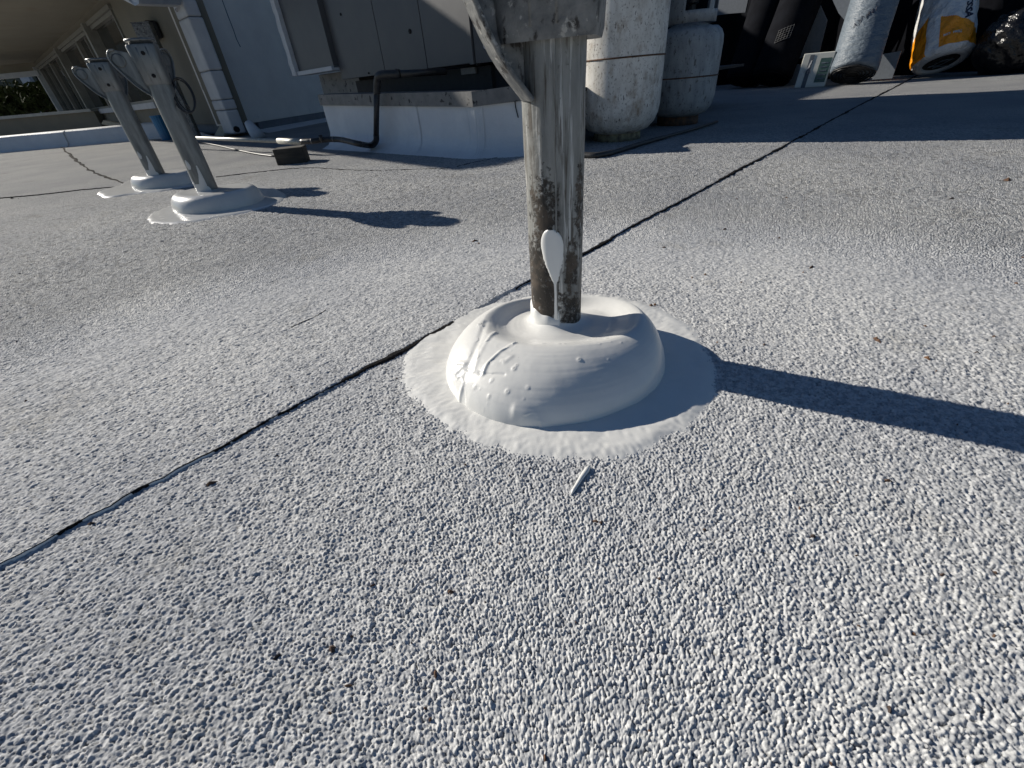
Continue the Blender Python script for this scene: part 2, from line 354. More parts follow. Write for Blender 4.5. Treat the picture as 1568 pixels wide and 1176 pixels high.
ribbon('roof_seam', P2, lambda i: lap_w(S2[i]), 0.0022, M['bitumen'], kind='structure')
PW = lap_path(-0.30, 0.13, 260); SW = np.linspace(-0.30, 0.13, 260)
ribbon('roof_seam_paint', PW, lambda i: 0.0017 * max(.05, 1.9 * float(vnoise(np.array([SW[i] * 45.]), np.array([.3]), 47)[0]) - .6 + .5 * float(vnoise(np.array([SW[i] * 260.]), np.array([.7]), 48)[0])) * min(1, (0.14 - SW[i]) * 12), 0.0013, M['paint'], kind='structure')
def crack(pts, wd, seed, name='roof_seam'):
    pts = smoothpath([at(*q) for q in pts], 14); rs = np.random.default_rng(seed); n = len(pts)
    pts = [p + (0.003 * (rs.random() - .5) * np.linalg.norm(p), 0.003 * (rs.random() - .5) * np.linalg.norm(p), 0.0022) for p in pts]
    ww = [wd * np.linalg.norm(p) * (0.25 + rs.random()) for p in pts]
    ribbon(name, pts, lambda i: ww[i] * 1.5, 0.0015, M['bitumen'], kind='structure')
crack([(92, 222), (110, 240), (140, 262), (192, 282)], 0.0016, 1)
crack([(0, 304), (60, 299), (130, 291), (192, 286)], 0.0006, 2)
crack([(330, 272), (400, 264), (470, 258), (560, 262), (690, 259)], 0.0004, 4)
crack([(443, 507), (462, 497), (480, 490), (500, 478)], 0.0005, 5)
crack([(700, 256), (735, 248), (775, 240), (806, 236)], 0.0009, 6)

# ================================================================== posts
def drop_patch(parent, c, R, outline, name, m, lift=0.0016):
    """patch of paint wrapped on a pole; outline rows (z, a0, a1) with angles in degrees"""
    V = []; F = []; k = 12
    for z, a0, a1 in outline:
        for i in range(k + 1):
            u = i / k; a = R_(a0 + (a1 - a0) * u); b = math.sin(math.pi * u) ** 0.4
            r = R + lift * b - 0.0004
            V.append((c[0] + r * math.cos(a), c[1] + r * math.sin(a), z))
    for j in range(len(outline) - 1):
        for i in range(k): F.append((j * (k + 1) + i, j * (k + 1) + i + 1, (j + 1) * (k + 1) + i + 1, (j + 1) * (k + 1) + i))
    return mk(name, V, F, m, parent, smooth=True)

def bracket(root, c, R, z0, z1, az, ears, kb, kt, kd=1.0, es=1.0, bm_=None):
    zd = bm_ or M['zinc_dark']
    """cast head: tapered shell block with a grooved face, two lugged ears and a lid"""
    c = np.array([c[0], c[1]]); a = R_(az); f = np.array([math.cos(a), math.sin(a)]); s = np.array([-f[1], f[0]])   # f: front face direction, s: to its side
    def loop(z, hw, hd, rad):
        out = []
        for qx, qy, a0 in ((1, 1, 0), (-1, 1, 90), (-1, -1, 180), (1, -1, 270)):
            for t in range(5):
                an = R_(a0 + 22.5 * t); p = c + f * (qx * (hd - rad) + rad * math.cos(an)) + s * (qy * (hw - rad) + rad * math.sin(an)); out.append((p[0], p[1], z))
        return out
    H = z1 - z0
    cr_ = R * (.35 if kd >= 1 else .6)
    L = [loop(z0 + 0.004, R * 1.0, R * 1.0, R * .9), loop(z0 + .0005, R * max(kb - .14, 1.01), R * max(1.12 * kd, 1.01), cr_), loop(z0, R * kb, R * 1.2 * kd, cr_), loop(z0 + 0.006, R * (kb + .05), R * 1.26 * kd, cr_),
         loop(z0 + H * .5, R * (kb + kt) / 2, R * 1.36 * kd, cr_), loop(z1 - .004, R * kt, R * 1.46 * kd, cr_), loop(z1, R * (kt - .05), R * 1.42 * kd, cr_), loop(z1, R * .95, R * 1.0, R * .3)]
    V, F = rings(L); hd = mk('bracket_head', V, F, zd, root, smooth=True)
    b = hd.modifiers.new('sm', 'EDGE_SPLIT'); b.split_angle = R_(50)
    # raised channel down the front with two bolts
    for q in (-1, 1):
        pts = [np.append(c + f * (R * (1.24 + 0.20 * t) * kd - 0.001) + s * (q * R * 0.36), z0 + 0.008 + (H - 0.014) * t) for t in (0, .33, .66, 1)]
        V, F = tube(pts, R * 0.08, 6); mk('channel_rib', V, F, zd, root, smooth=True)
    for t in (0.22, 0.78):
        p = c + f * (R * (1.25 + 0.20 * t) * kd); V, F = lathe((p[0], p[1], z0 + H * t), [(R * .17, -.004), (R * .17, .0025), (R * .12, .004)], 6, (f[0], f[1], 0.0))
        mk('bolt', V, F, M['hole'], root)
    # lid
    V, F = lathe((c[0], c[1], z1), [(R * .95, -.002), (R * .95, .005), (R * 1.12, .006), (R * 1.18, .009), (R * 1.12, .012), (R * .98, .0115), (R * .9, .009), (R * .3, .010)], 32)
    mk('lid', V, F, zd, root, smooth=True)
    # ears: flat plates with a lug, tapering down to the pole
    for ea in ears:
        prof = [(R * .9, z0 - H * .34), (R * 1.12, z0 - H * .31), (R * 2.25, z0 - H * .04), (R * 3.2, z0 + H * .34), (R * 3.75, z0 + H * .62), (R * 3.75, z0 + H * .80), (R * 3.45, z0 + H * .90), (R * 2.9, z0 + H * .92), (R * 1.5, z0 + H * .82), (R * .9, z0 + H * .7)]
        prof = [(u * es if u > R else u, z) for u, z in prof]
        d2 = np.array([math.cos(R_(ea)), math.sin(R_(ea))])
        nrm = np.array([-d2[1], d2[0]]); T = R * 0.11
        poly = [np.append(c + d2 * u - nrm * T, z) for u, z in prof]
        V, F = prism(poly, (nrm[0] * 2 * T, nrm[1] * 2 * T, 0)); e = mk('ear', V, F, zd, root); bevel(e, R * .06, 2)
        # rolled rim along the outer edge
        pts = smoothpath([np.append(c + d2 * u, z) for u, z in prof[1:8]], 4)
        V, F = [], []
        n = len(pts); L = []
        for i, p in enumerate(pts):
            t = pts[min(i + 1, n - 1)] - pts[max(i - 1, 0)]; t /= np.linalg.norm(t); n3 = np.array([nrm[0], nrm[1], 0]); o3 = np.cross(n3, t)
            w1, w2 = R * .33, R * .07
            n3 = n3 * (1 if n3[:2] @ (-c) > 0 else -1); w0 = T * 1.05; w1 = R * (.66 if es > .8 else .34)
            L.append([p + n3 * w1 + o3 * w2, p + n3 * w1 - o3 * w2, p - n3 * w0 - o3 * w2, p - n3 * w0 + o3 * w2])
        V, F = rings(L); rm = mk('ear_rim', V, F, zd, e); bevel(rm, R * .05, 2)
        hp = np.append(c + d2 * R * 2.95 * es, z0 + H * .66)
        V, F = lathe(hp, [(R * .40, -T * 1.25), (R * .52, -T * 1.25), (R * .52, T * 1.25), (R * .40, T * 1.25)], 20, (nrm[0], nrm[1], 0)); mk('eye_ring', V, F, zd, e, smooth=True)
        V, F = lathe(hp, [(R * .40, -T * 1.12), (R * .40, T * 1.12)], 20, (nrm[0], nrm[1], 0)); mk('eye_hole', V, F, M['hole'], e)

def coat_mesh(root, base, brx, bry, rim, rrx, rry, zr, post, R, bowl, m, nth=360, ns=70, wr=(), bub=(), rot=0.0, seed=0, wob=0.05, rimwave=0.0, ridge_amp=0.0012, steep=0.0, brush=0.0):
    th = np.linspace(0, 2 * math.pi, nth, endpoint=False)
    nb = ns // 2; S = np.concatenate([np.linspace(0, 1, ns), 1 + np.linspace(0, 1, nb + 1)[1:]])
    TH, SS = np.meshgrid(th, S, indexing='xy')
    c, s = math.cos(rot), math.sin(rot)
    rs = np.random.default_rng(seed); ph = rs.random(6) * 6.28
    wobb = 1 + wob * (np.sin(2 * TH + ph[0]) * .5 + np.sin(3 * TH + ph[1]) * .35 + np.sin(5 * TH + ph[2]) * .2)
    def ell(cx, cy, rx, ry, wv):
        ex, ey = rx * np.cos(TH) * wv, ry * np.sin(TH) * wv; return cx + c * ex - s * ey, cy + s * ex + c * ey
    bx, by = ell(base[0], base[1], brx, bry, wobb); kx, ky = ell(rim[0], rim[1], rrx, rry, 1 + (wobb - 1) * .5)
    px, py = post[0] + R * np.cos(TH), post[1] + R * np.sin(TH)
    zrim = zr * (1 + rimwave * np.sin(TH + ph[3]) + rimwave * .4 * np.sin(3 * TH + ph[4]))
    u = np.clip(SS, 0, 1); phi = u * math.pi / 2
    hfrac = 1 - np.cos(phi) ** (1.30 - steep); zf = np.sin(phi) ** (0.98 - steep * .45)
    X = bx + (kx - bx) * hfrac; Y = by + (ky - by) * hfrac; Z = zrim * zf - 0.003
    q = np.clip(SS - 1, 0, 1)
    X = np.where(SS > 1, kx + (px - kx) * q, X); Y = np.where(SS > 1, ky + (py - ky) * q, Y)
    bw = np.clip(q / 0.52, 0, 1); bw = bw * bw * (3 - 2 * bw)
    up = np.clip((q - 0.70) / 0.30, 0, 1) ** 3
    Z = np.where(SS > 1, zrim - 0.003 - bowl * bw + up * bowl * 0.55, Z)
    # lumps, wrinkles and bubbles pushed along the local normal
    P = np.stack([X, Y, Z], -1); du = np.roll(P, -1, 1) - np.roll(P, 1, 1); dv = np.gradient(P, axis=0)
    N = np.cross(du, dv); N /= (np.linalg.norm(N, axis=-1, keepdims=True) + 1e-12); N *= np.sign(N[..., 2:3] + 1e-6)
    D = 0.0009 * (vnoise(X * 15, Y * 15 + Z * 20, 51 + seed) - .5) + 0.0003 * (vnoise(X * 70 + Z * 50, Y * 70, 52 + seed) - .5) + 0.00008 * (vnoise(X * 260 + Z * 90, Y * 260, 53 + seed) - .5)
    D += brush * (vnoise(SS * 34, TH * 1.6, 57) - .5) * np.clip(SS * 3, 0, 1) * (vnoise(SS * 3, TH * 1.3, 58)) + brush * .8 * (vnoise(X * 45, Y * 130 + X * 60, 59) - .5)
    D *= np.clip(SS * 6, 0, 1)
    for poly, wdt, amp in wr:
        poly = [np.array(p) for p in poly]; best = np.full(X.shape, 9.0)
        for a, b in zip(poly[:-1], poly[1:]):
            d = b - a; t = np.clip(((X - a[0]) * d[0] + (Y - a[1]) * d[1]) / (d @ d), 0, 1); best = np.minimum(best, np.hypot(X - a[0] - t * d[0], Y - a[1] - t * d[1]))
        D += amp * .62 * np.exp(-(best / (wdt * 1.15)) ** 2) * np.clip(1.0 - .6 * (vnoise(X * 120, Y * 120, 55) > .6), 0, 1)
    for bxy, br, amp in bub:
        dd = np.hypot(X - bxy[0], Y - bxy[1]); D += amp * .7 * np.exp(-(dd / br) ** 2) - amp * 0.9 * np.exp(-(dd / (br * .4)) ** 2)
    P = P + N * D[..., None]
    V = P.reshape(-1, 3); F = []
    nS = len(S)
    for i in range(nS - 1):
        a = i * nth
        for j in range(nth): k = (j + 1) % nth; F.append((a + j, a + k, a + nth + k, a + nth + j))
    o = mk('sealant_mound', V, F, m, root, smooth=True); return o
def puddle(root, pts, z, m, seed=0, nr=26, nth=320):
    """thin flat pool of sealant with a lumpy outline (pts: outline points round it)"""
    pts = np.array([p[:2] for p in pts]); c = pts.mean(0); a = np.arctan2(pts[:, 1] - c[1], pts[:, 0] - c[0]); r = np.hypot(*(pts - c).T); o = np.argsort(a); a, r = a[o], r[o]
    th = np.linspace(-math.pi, math.pi, nth, endpoint=False)
    rr = np.interp(th, np.r_[a[-1] - 2 * math.pi, a, a[0] + 2 * math.pi], np.r_[r[-1], r, r[0]])
    k = np.hanning(31); k /= k.sum(); rr = np.convolve(np.r_[rr[-15:], rr, rr[:15]], k, 'valid')
    per = np.hypot(np.cos(th), np.sin(th)); rr = rr + 0.006 * (vnoise(th * 5, th * 0, 61 + seed) - .5) + 0.002 * (vnoise(th * 45, th * 0, 62 + seed) - .5)
    V = []; 
    for i in range(nr):
        q = 1 - (1 - i / (nr - 1)) ** 1.8; x = c[0] + rr * q * np.cos(th); y = c[1] + rr * q * np.sin(th)
        edge = (1 - q) * rr; zz = z * np.clip(edge / 0.016, 0, 1) ** .7 - 0.0010 * np.clip(1 - edge / 0.012, 0, 1)
        zz = zz + 0.0012 * (vnoise(x * 70, y * 70, 63 + seed) - .5) + 0.0005 * (vnoise(x * 260, y * 260, 64) - .5)
        V.append(np.stack([x, y, zz], -1))
    V = np.concatenate(V); F = []
    for i in range(nr - 1):
        for j in range(nth): k2 = (j + 1) % nth; F.append((i * nth + j, i * nth + k2, (i + 1) * nth + k2, (i + 1) * nth + j))
    return mk('sealant_puddle', V, F, m, root, smooth=True)
def rust_pole_material():
    """the same weathered zinc with bark-like rust patches low down on the pole"""
    m = M['zinc'].copy(); m.name = 'weathered_pole_with_rust'; n = m.node_tree.nodes; l = m.node_tree.links; b = n['Principled BSDF']
    src = b.inputs['Base Color'].links[0].from_socket
    tc = n.new('ShaderNodeTexCoord'); sep = n.new('ShaderNodeSeparateXYZ'); l.new(tc.outputs['Object'], sep.inputs[0])
    def mr(v, a, z, o0=0, o1=1, smooth=True):
        r = n.new('ShaderNodeMapRange'); r.inputs['From Min'].default_value = a; r.inputs['From Max'].default_value = z; r.inputs['To Min'].default_value = o0; r.inputs['To Max'].default_value = o1
        if smooth: r.interpolation_type = 'SMOOTHSTEP'
        l.new(v, r.inputs['Value']); return r.outputs[0]
    def math_(op, a, c):
        x = n.new('ShaderNodeMath'); x.operation = op
        for i, v in enumerate((a, c)):
            if isinstance(v, (int, float)): x.inputs[i].default_value = v
            else: l.new(v, x.inputs[i])
        return x.outputs[0]
    def blob(x0, z0, sx, sz, amp):
        dx = math_('DIVIDE', math_('SUBTRACT', sep.outputs[0], x0), sx); dz = math_('DIVIDE', math_('SUBTRACT', sep.outputs[2], z0), sz)
        r2 = math_('ADD', math_('MULTIPLY', dx, dx), math_('MULTIPLY', dz, dz)); return math_('MULTIPLY', math_('SUBTRACT', 1.0, math_('MINIMUM', r2, 1.0)), amp)
    acc = blob(-0.012, 0.148, 0.016, 0.045, 0.24)
    for a in ((-0.018, 0.075, 0.020, 0.075, .30), (0.012, 0.095, 0.010, 0.035, .26), (0.020, 0.15, 0.008, 0.05, .20), (0.014, 0.05, 0.02, 0.03, .22), (0.0, 0.06, 0.03, 0.022, .2), (0.024, 0.11, 0.006, 0.1, .12)): acc = math_('MAXIMUM', acc, blob(*a))
    t = n.new('ShaderNodeTexNoise'); t.inputs['Scale'].default_value = 160; t.inputs['Detail'].default_value = 8; t.inputs['Roughness'].default_value = 0.72; l.new(tc.outputs['Object'], t.inputs['Vector'])
    f = mr(math_('ADD', t.outputs['Fac'], acc), 0.60, 0.72)
    t2 = n.new('ShaderNodeTexNoise'); t2.inputs['Scale'].default_value = 70; t2.inputs['Detail'].default_value = 4; l.new(tc.outputs['Object'], t2.inputs['Vector'])
    rc = n.new('ShaderNodeMix'); rc.data_type = 'RGBA'; rc.inputs[6].default_value = (0.032, 0.027, 0.022, 1); rc.inputs[7].default_value = (0.085, 0.065, 0.048, 1); l.new(mr(t2.outputs['Fac'], .45, .65), rc.inputs[0])
    x = n.new('ShaderNodeMix'); x.data_type = 'RGBA'; l.new(f, x.inputs[0]); l.new(src, x.inputs[6]); l.new(rc.outputs[2], x.inputs[7]); l.new(x.outputs[2], b.inputs['Base Color'])
    bp = n.new('ShaderNodeBump'); bp.inputs['Strength'].default_value = 0.6; bp.inputs['Distance'].default_value = 0.0016
    h = math_('MULTIPLY', math_('SUBTRACT', 1.0, f), 1.0); h2 = math_('ADD', h, math_('MULTIPLY', t.outputs['Fac'], 0.8)); l.new(h2, bp.inputs['Height']); l.new(bp.outputs[0], b.inputs['Normal'])
    return m
M['pole_rust'] = rust_pole_material()

def pole_mesh(root, c, R, z0, z1, m, n=40, nz=60):
    L = []
    for i in range(nz + 1):
        z = z0 + (z1 - z0) * i / nz; ring = []
        for j in range(n):
            a = 2 * math.pi * j / n
            rr = R + 0.0006 * (float(vnoise(np.array([math.cos(a) * 3 + 7.]), np.array([z * 40 + math.sin(a) * 3]), 71)[0]) - .5)
            ring.append((c[0] + rr * math.cos(a), c[1] + rr * math.sin(a), z))
        L.append(ring)
    V, F = rings(L); return mk('pole', V, F, m, root, smooth=True)

# ---- the near post
PC = np.array([0.0555, 0.418]); RP = 0.0262
post = thing('roof_support_post', (PC[0], PC[1], 0.0), 'large weathered steel post in the foreground standing in a thick fresh white sealant mound', 'post', 'galvanised posts sealed to the roof')
pole_mesh(post, PC, RP, 0.0, 0.385, M['pole_rust'])
Vx, Fx = tube([(PC[0] - .003, PC[1] - RP - .0002, 0.045), (PC[0] - .002, PC[1] - RP - .0002, 0.27)], 0.0009, 5); mk('weld_seam', Vx, Fx, M['zinc'], post)
bracket(post, PC, RP, 0.269, 0.385, -108, (199, 82), 1.36, 1.62, 1.0, .86)
px2 = lambda *L: [at(a, b, z)[:2] for a, b, z in L]
wr = [(px2((745, 500, .035), (735, 530, .032), (722, 560, .025), (712, 585, .018), (715, 610, .008)), 0.0028, -0.0016),
      (px2((760, 512, .036), (738, 548, .030), (735, 556, .028), (727, 580, .02)), 0.0018, 0.0016),
      (px2((790, 532, .038), (768, 553, .030), (748, 575, .022), (742, 588, .018)), 0.0015, 0.0022),
      (px2((694, 565, .018), (702, 580, .016), (712, 598, .010), (705, 612, .004)), 0.0018, 0.0022),
      (px2((703, 567, .018), (722, 580, .018), (745, 592, .016), (775, 600, .014)), 0.0012, -0.0012),
      (px2((700, 550, .03), (712, 560, .026), (700, 572, .02)), 0.0022, 0.0018),
      (px2((790, 645, .002), (815, 650, .003), (835, 655, .003), (855, 660, .002)), 0.0025, 0.0022),
      (px2((770, 560, .026), (785, 566, .026), (775, 575, .023), (760, 578, .02)), 0.0022, 0.0010),
      ]
rb_ = np.random.default_rng(77)
bub = [(at(690 + rb_.random() * 300, 520 + rb_.random() * 120, .02)[:2], .0007, .0006) for _ in range(40)] + [(at(a, b, z)[:2], 0.0013 * s, 0.0012 * s) for a, b, z, s in ((771, 572, .024, 1), (728, 602, .014, 1), (756, 602, .014, 1), (779, 618, .012, 1.3), (751, 625, .006, 1), (832, 531, .038, 1.3), (856, 535, .037, 1.2),
        (864, 535, .037, 1), (789, 585, .022, 1.4), (793, 582, .022, 1), (887, 565, .03, 1.3), (928, 520, .038, 1.2), (735, 502, .036, 1.5), (740, 505, .035, 1.2), (841, 493, .034, 1.2), (810, 620, .01, 1), (690, 563, .02, 1), (900, 640, .006, 1), (950, 600, .02, .8))]
coat_mesh(post, (0.0460, 0.380), 0.1140, 0.106, (0.058, 0.402), 0.083, 0.066, 0.0425, PC, RP - .001, 0.0095, M['paint'], nth=620, ns=110, wr=wr, bub=bub, seed=3, wob=0.03, rimwave=0.09, brush=0.00022)
pd = [at(a, b) for a, b in ((615, 580), (618, 545), (625, 530), (650, 503), (690, 480), (1035, 480), (1062, 500), (1080, 520), (1100, 550), (1108, 580), (1098, 615), (1080, 640), (1045, 668), (1000, 690), (930, 707), (850, 710), (780, 700), (720, 680), (680, 660), (650, 640), (625, 608))] + [np.array([0.05, 0.553, 0]), np.array([0.0, 0.545, 0]), np.array([0.11, 0.545, 0]), np.array([.16, .52, 0])]
puddle(post, pd, 0.0022, M['paint'], seed=1, nr=60, nth=900)
# paint splash and its run on the pole
drp = []
for t in np.linspace(0, 1, 34):
    z = 0.1345 - t * 0.0535
    hw = 25 * math.sqrt(max(0, 1 - ((t - .28) / .29) ** 2)) if t < .28 else 25 * (1 - ((t - .28) / .76) ** 1.5)
    jit = 2.6 * (random.random() - .3) if t > .42 else 0.5 * (random.random() - .5)
    ce = 253.0 + 8 * t; drp.append((z, ce - hw - abs(jit), ce + hw + jit))
drop_patch(post, PC, RP, drp, 'paint_splash', M['paint'], 0.0022)
run = [(0.088, 256, 266), (0.081, 257.5, 265), (0.07, 258, 265.5), (0.06, 257.2, 265.5), (0.05, 257, 267), (0.045, 255, 269), (0.036, 252, 272)]
drop_patch(post, PC, RP, run, 'paint_run', M['paint'], 0.0016)
col_ = []
for i in range(60):
    a = 160 + i * 108 / 59; h = 0.0525 - 0.009 * (i / 59) + .0008 * math.sin(i * .31); col_.append((a, h))
V = []; F = []
for a, h in col_:
    for rr, z in ((RP + .004, .030), (RP + .0022, .038), (RP + .0016, h), (RP - .001, h + .0012)): V.append((PC[0] + rr * math.cos(R_(a)), PC[1] + rr * math.sin(R_(a)), z))
for i in range(len(col_) - 1):
    for j in range(3): F.append((i * 4 + j, i * 4 + j + 1, i * 4 + 5 + j, i * 4 + 4 + j))
mk('paint_collar', V, F, M['paint'], post, smooth=True)
# stray dab of paint on the roof in front
dab = [(902, 716), (898, 722), (890, 733), (884, 743), (878, 752), (874, 760)]
V, F = tube([at(*q) + (0, 0, .0012) for q in dab], [.0014, .0022, .0019, .0016, .0014, .0006], 8)
tag(mk('paint_dab', V, F, M['paint'], None, True, origin=at(888, 737)), 'short white streak of dried sealant on the roof in front of the large mound', 'paint streak')

# ---- the two posts at the left
def small_post(bpx, bpy, R, ztop, zb, az, ear, label, cmound, pud, seed, mrx=0.125, mry=0.088, mrot=-0.25, zr=0.050):
    B = at(bpx, bpy, 0.046); c = B[:2]
    r = thing('roof_support_post', (c[0], c[1], 0), label, 'post', 'galvanised posts sealed to the roof')
    pole_mesh(r, c, R, 0.0, ztop, M['zinc_plain'], 28, 24)
    bracket(r, c, R, zb, ztop, az, (203, 84), 1.0, 1.17, .84, .74, M['zinc_plain'])
    coat_mesh(r, cmound, mrx, mry, cmound + np.array([0.004, 0.006]), mrx * .76, mry * .74, zr, c, R - .001, 0.0015, M['paint_gloss'], nth=200, ns=50, seed=seed, wob=0.07, rot=mrot, steep=.35)
    puddle(r, [at(*q) for q in pud], 0.0058, M['paint_gloss'], seed=seed, nr=20, nth=200)
    # painted foot with ragged flames of sealant up the pole
    rows = [(0.040, 180, 330), (0.056, 184, 318), (0.066, 186, 300)]
    drop_patch(r, c, R, rows, 'paint_collar', M['paint_gloss'], 0.0020)
    drop_patch(r, c, R, [(0.06, 186, 246), (0.075, 187, 232), (0.09, 189, 218), (0.112, 190, 203)], 'paint_run', M['paint_gloss'], .0016)
    drop_patch(r, c, R, [(0.06, 262, 310), (0.075, 276, 308), (0.09, 288, 306), (0.112, 296, 302)], 'paint_run', M['paint_gloss'], .0016)
    drop_patch(r, c, R, [(0.104, 246, 262), (0.112, 240, 270), (0.120, 243, 266), (0.128, 250, 256)], 'paint_splash', M['paint_gloss'], .0016)
    return r, c
cm1 = (at(250, 326, .01)[:2] + at(402, 302, .01)[:2]) / 2 + np.array([0.0, 0.02])
cm2 = (at(193, 288, .01)[:2] + at(300, 276, .01)[:2]) / 2 + np.array([0.0, 0.02])
post1, c1 = small_post(318, 290, 0.0280, 0.381, 0.300, -66, 20, 'nearer weathered post at the left, a coil of cable hanging from its lug', cm1,
    [(224, 336), (232, 328), (262, 318), (245, 345), (280, 345), (330, 336), (380, 328), (430, 312), (441, 302), (425, 294), (380, 286), (290, 302)], 5, mrx=0.138, mry=0.098)
post2, c2 = small_post(240, 267, 0.0290, 0.389, 0.310, -66, 20, 'leftmost and farther of the two weathered posts at the left', cm2,
    [(157, 300), (175, 305), (200, 297), (165, 290), (192, 285), (250, 294), (305, 284), (312, 274), (290, 265), (230, 268)], 8, mrx=0.13, mry=0.09)

# coil of cable hanging from the near-left post's right lug
e0 = at(262, 118, .318)
cd = depth(np.array([c1[0], c1[1], .3])); 
dv = Vector(ax[2])
def atdepth(px, py, dep):
    r = ray(px, py); return np.array([0, 0, HC]) + r * (dep / F_PX)
coil = thing('cable_coil', atdepth(281, 170, cd + .01), 'small loop of dark cable hanging from the lug of the nearer left post', 'cable')
for k, (ox, oy, sx, sy) in enumerate(((0, 0, 1, 1), (1.5, -1, .93, .96), (-1, 1.5, 1.03, .95))):
    pts = []
    for i in range(41):
        a = 2 * math.pi * i / 40; u = 14 * sx * math.cos(a); v = 29 * sy * math.sin(a); ca, sa = math.cos(R_(-26)), math.sin(R_(-26))
        pts.append(atdepth(281 + ox + u * ca - v * sa * 1.0, 146 + oy + u * sa + v * ca, cd + .012 + .003 * k))
    V, F = tube(pts, 0.0016, 6, False); mk('cable_turn', V, F, M['rubber'], coil, True)
V, F = tube(smoothpath([atdepth(*q, cd + .01) for q in ((259, 112), (262, 122), (266, 128), (272, 138), (280, 152), (290, 165))], 5), 0.0016, 6); mk('cable_tail', V, F, M['rubber'], coil, True)

# ================================================================== wing building behind
A45 = np.array([math.cos(R_(134.7)), math.sin(R_(134.7))]); W0 = np.array([-2.35, 4.5]); WN = np.array([-A45[1], A45[0]])   # WN points toward the viewer's side
if WN @ (-W0) < 0: WN = -WN
def wing(s, z, off=0.0): p = W0 + A45 * s + WN * off; return np.array([p[0], p[1], z])
def s_of(px, py): p = onp(px, py, W0, W0 + A45)[:2]; return float((p - W0) @ A45)
bld = thing('house', (W0[0], W0[1], 0), 'house wing with beige soffit, dark windows and pale stucco side wall behind the left posts', 'building')
def wbox(name, s0, s1, z0, z1, o0, o1, m, parent):
    V, F = prism([wing(s0, z0, o0), wing(s1, z0, o0), wing(s1, z0, o1), wing(s0, z0, o1)], (0, 0, z1 - z0)); return mk(name, V, F, m, parent)
ZH, ZS = 1.065, 0.31; SOF = 1.17
sw = [s_of(175, 20), s_of(138, 42), s_of(117, 62), s_of(90, 76), s_of(74, 92), s_of(66, 100)]
sw = [1.68, 2.95, 4.15, 5.58, 7.3, 8.9]
wbox('wall', -0.30, sw[0], 0.10, 1.95, -0.14, 0.0, M['olive'], bld)
wbox('wall', sw[0], 9.2, ZH, 1.95, -0.14, 0.0, M['olive'], bld)
wbox('wall', sw[0], 9.2, -0.5, ZS - .055, -0.14, -0.012, M['olive'], bld)
wbox('window_sill', sw[0], 9.2, ZS - .055, ZS, -0.14, 0.03, M['trim'], bld)
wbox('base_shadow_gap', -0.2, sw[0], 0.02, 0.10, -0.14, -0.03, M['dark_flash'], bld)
for i in range(5):
    a, b = sw[i], sw[i + 1]
    o = wbox('window', a + .03, a + .06, ZS, ZH, -0.07, 0.012, M['frame'], bld)
    bx = [(a + .06, b - .02, ZS, ZS + .025), (a + .06, b - .02, ZH - .03, ZH), (b - .02, b + .03, ZS, ZH)]
    for q in bx: wbox('frame', q[0], q[1], q[2], q[3], -0.068, 0.008, M['frame'], o)
    nm = 1 if i in (1, 3, 4) else 0
    for t in range(nm):
        mid = a + (b - a) * .52; wbox('mullion', mid - .013, mid + .013, ZS + .03, ZH - .04, -0.06, 0.0, M['frame'], o)
    wbox('pane', a + .06, b - .02, ZS + .025, ZH - .03, -0.045, -0.04, M['glass'], o)
for s in (2.93, 5.56): wbox('wall_post', s, s + .10, 0.08, ZH + .03, 0.004, 0.07, M['frame'], bld)
# a blind hangs inside the first window: lower half lighter
# soffit and fascia over the wing
so_out = (2.15 - 1.10) / math.sqrt(2)
wbox('soffit', -0.28, 9.2, SOF, SOF + .05, 0.0, so_out, M['soffit'], bld)
wbox('fascia', -0.28, 9.2, SOF - .012, SOF + .06, so_out, so_out + .03, M['soffit'], bld)
wbox('header_trim', sw[0] - .02, 9.1, ZH + .002, ZH + .035, 0.002, 0.03, M['frame'], bld)
# far end: spandrel and beam across the opening
E0 = wing(9.2, SOF, 0); E1 = E0 + np.array([-9, 0.3, 0])
V, F = prism([(E0[0], E0[1], ZH - .02), (E1[0], E1[1], ZH - .02), (E1[0], E1[1], 2.0), (E0[0], E0[1], 2.0)], (0.02, .12, 0)); mk('spandrel', V, F, M['soffit'], bld)
V, F = prism([(E0[0], E0[1] - .04, ZH - .10), (E1[0], E1[1] - .04, ZH - .10), (E1[0], E1[1] - .04, ZH - .02), (E0[0], E0[1] - .04, ZH - .02)], (0.0, .12, 0)); mk('beam', V, F, M['trim'], bld)
V, F = prism([wing(9.2, 0.2, -.1), wing(9.33, 0.2, -.1), wing(9.33, 0.2, .06), wing(9.2, 0.2, .06)], (0, 0, 0.9)); mk('door_jamb', V, F, M['trim'], bld)
# soffit beyond the window wall (ceiling of the passage)
aW = wing(9.205, SOF, so_out + .03); V, F = prism([(E0[0] - .005, E0[1], SOF), aW, (aW[0] - 9, aW[1] - 2, SOF), (E1[0], E1[1], SOF)], (0, 0, .05)); mk('soffit', V, F, M['soffit'], bld)

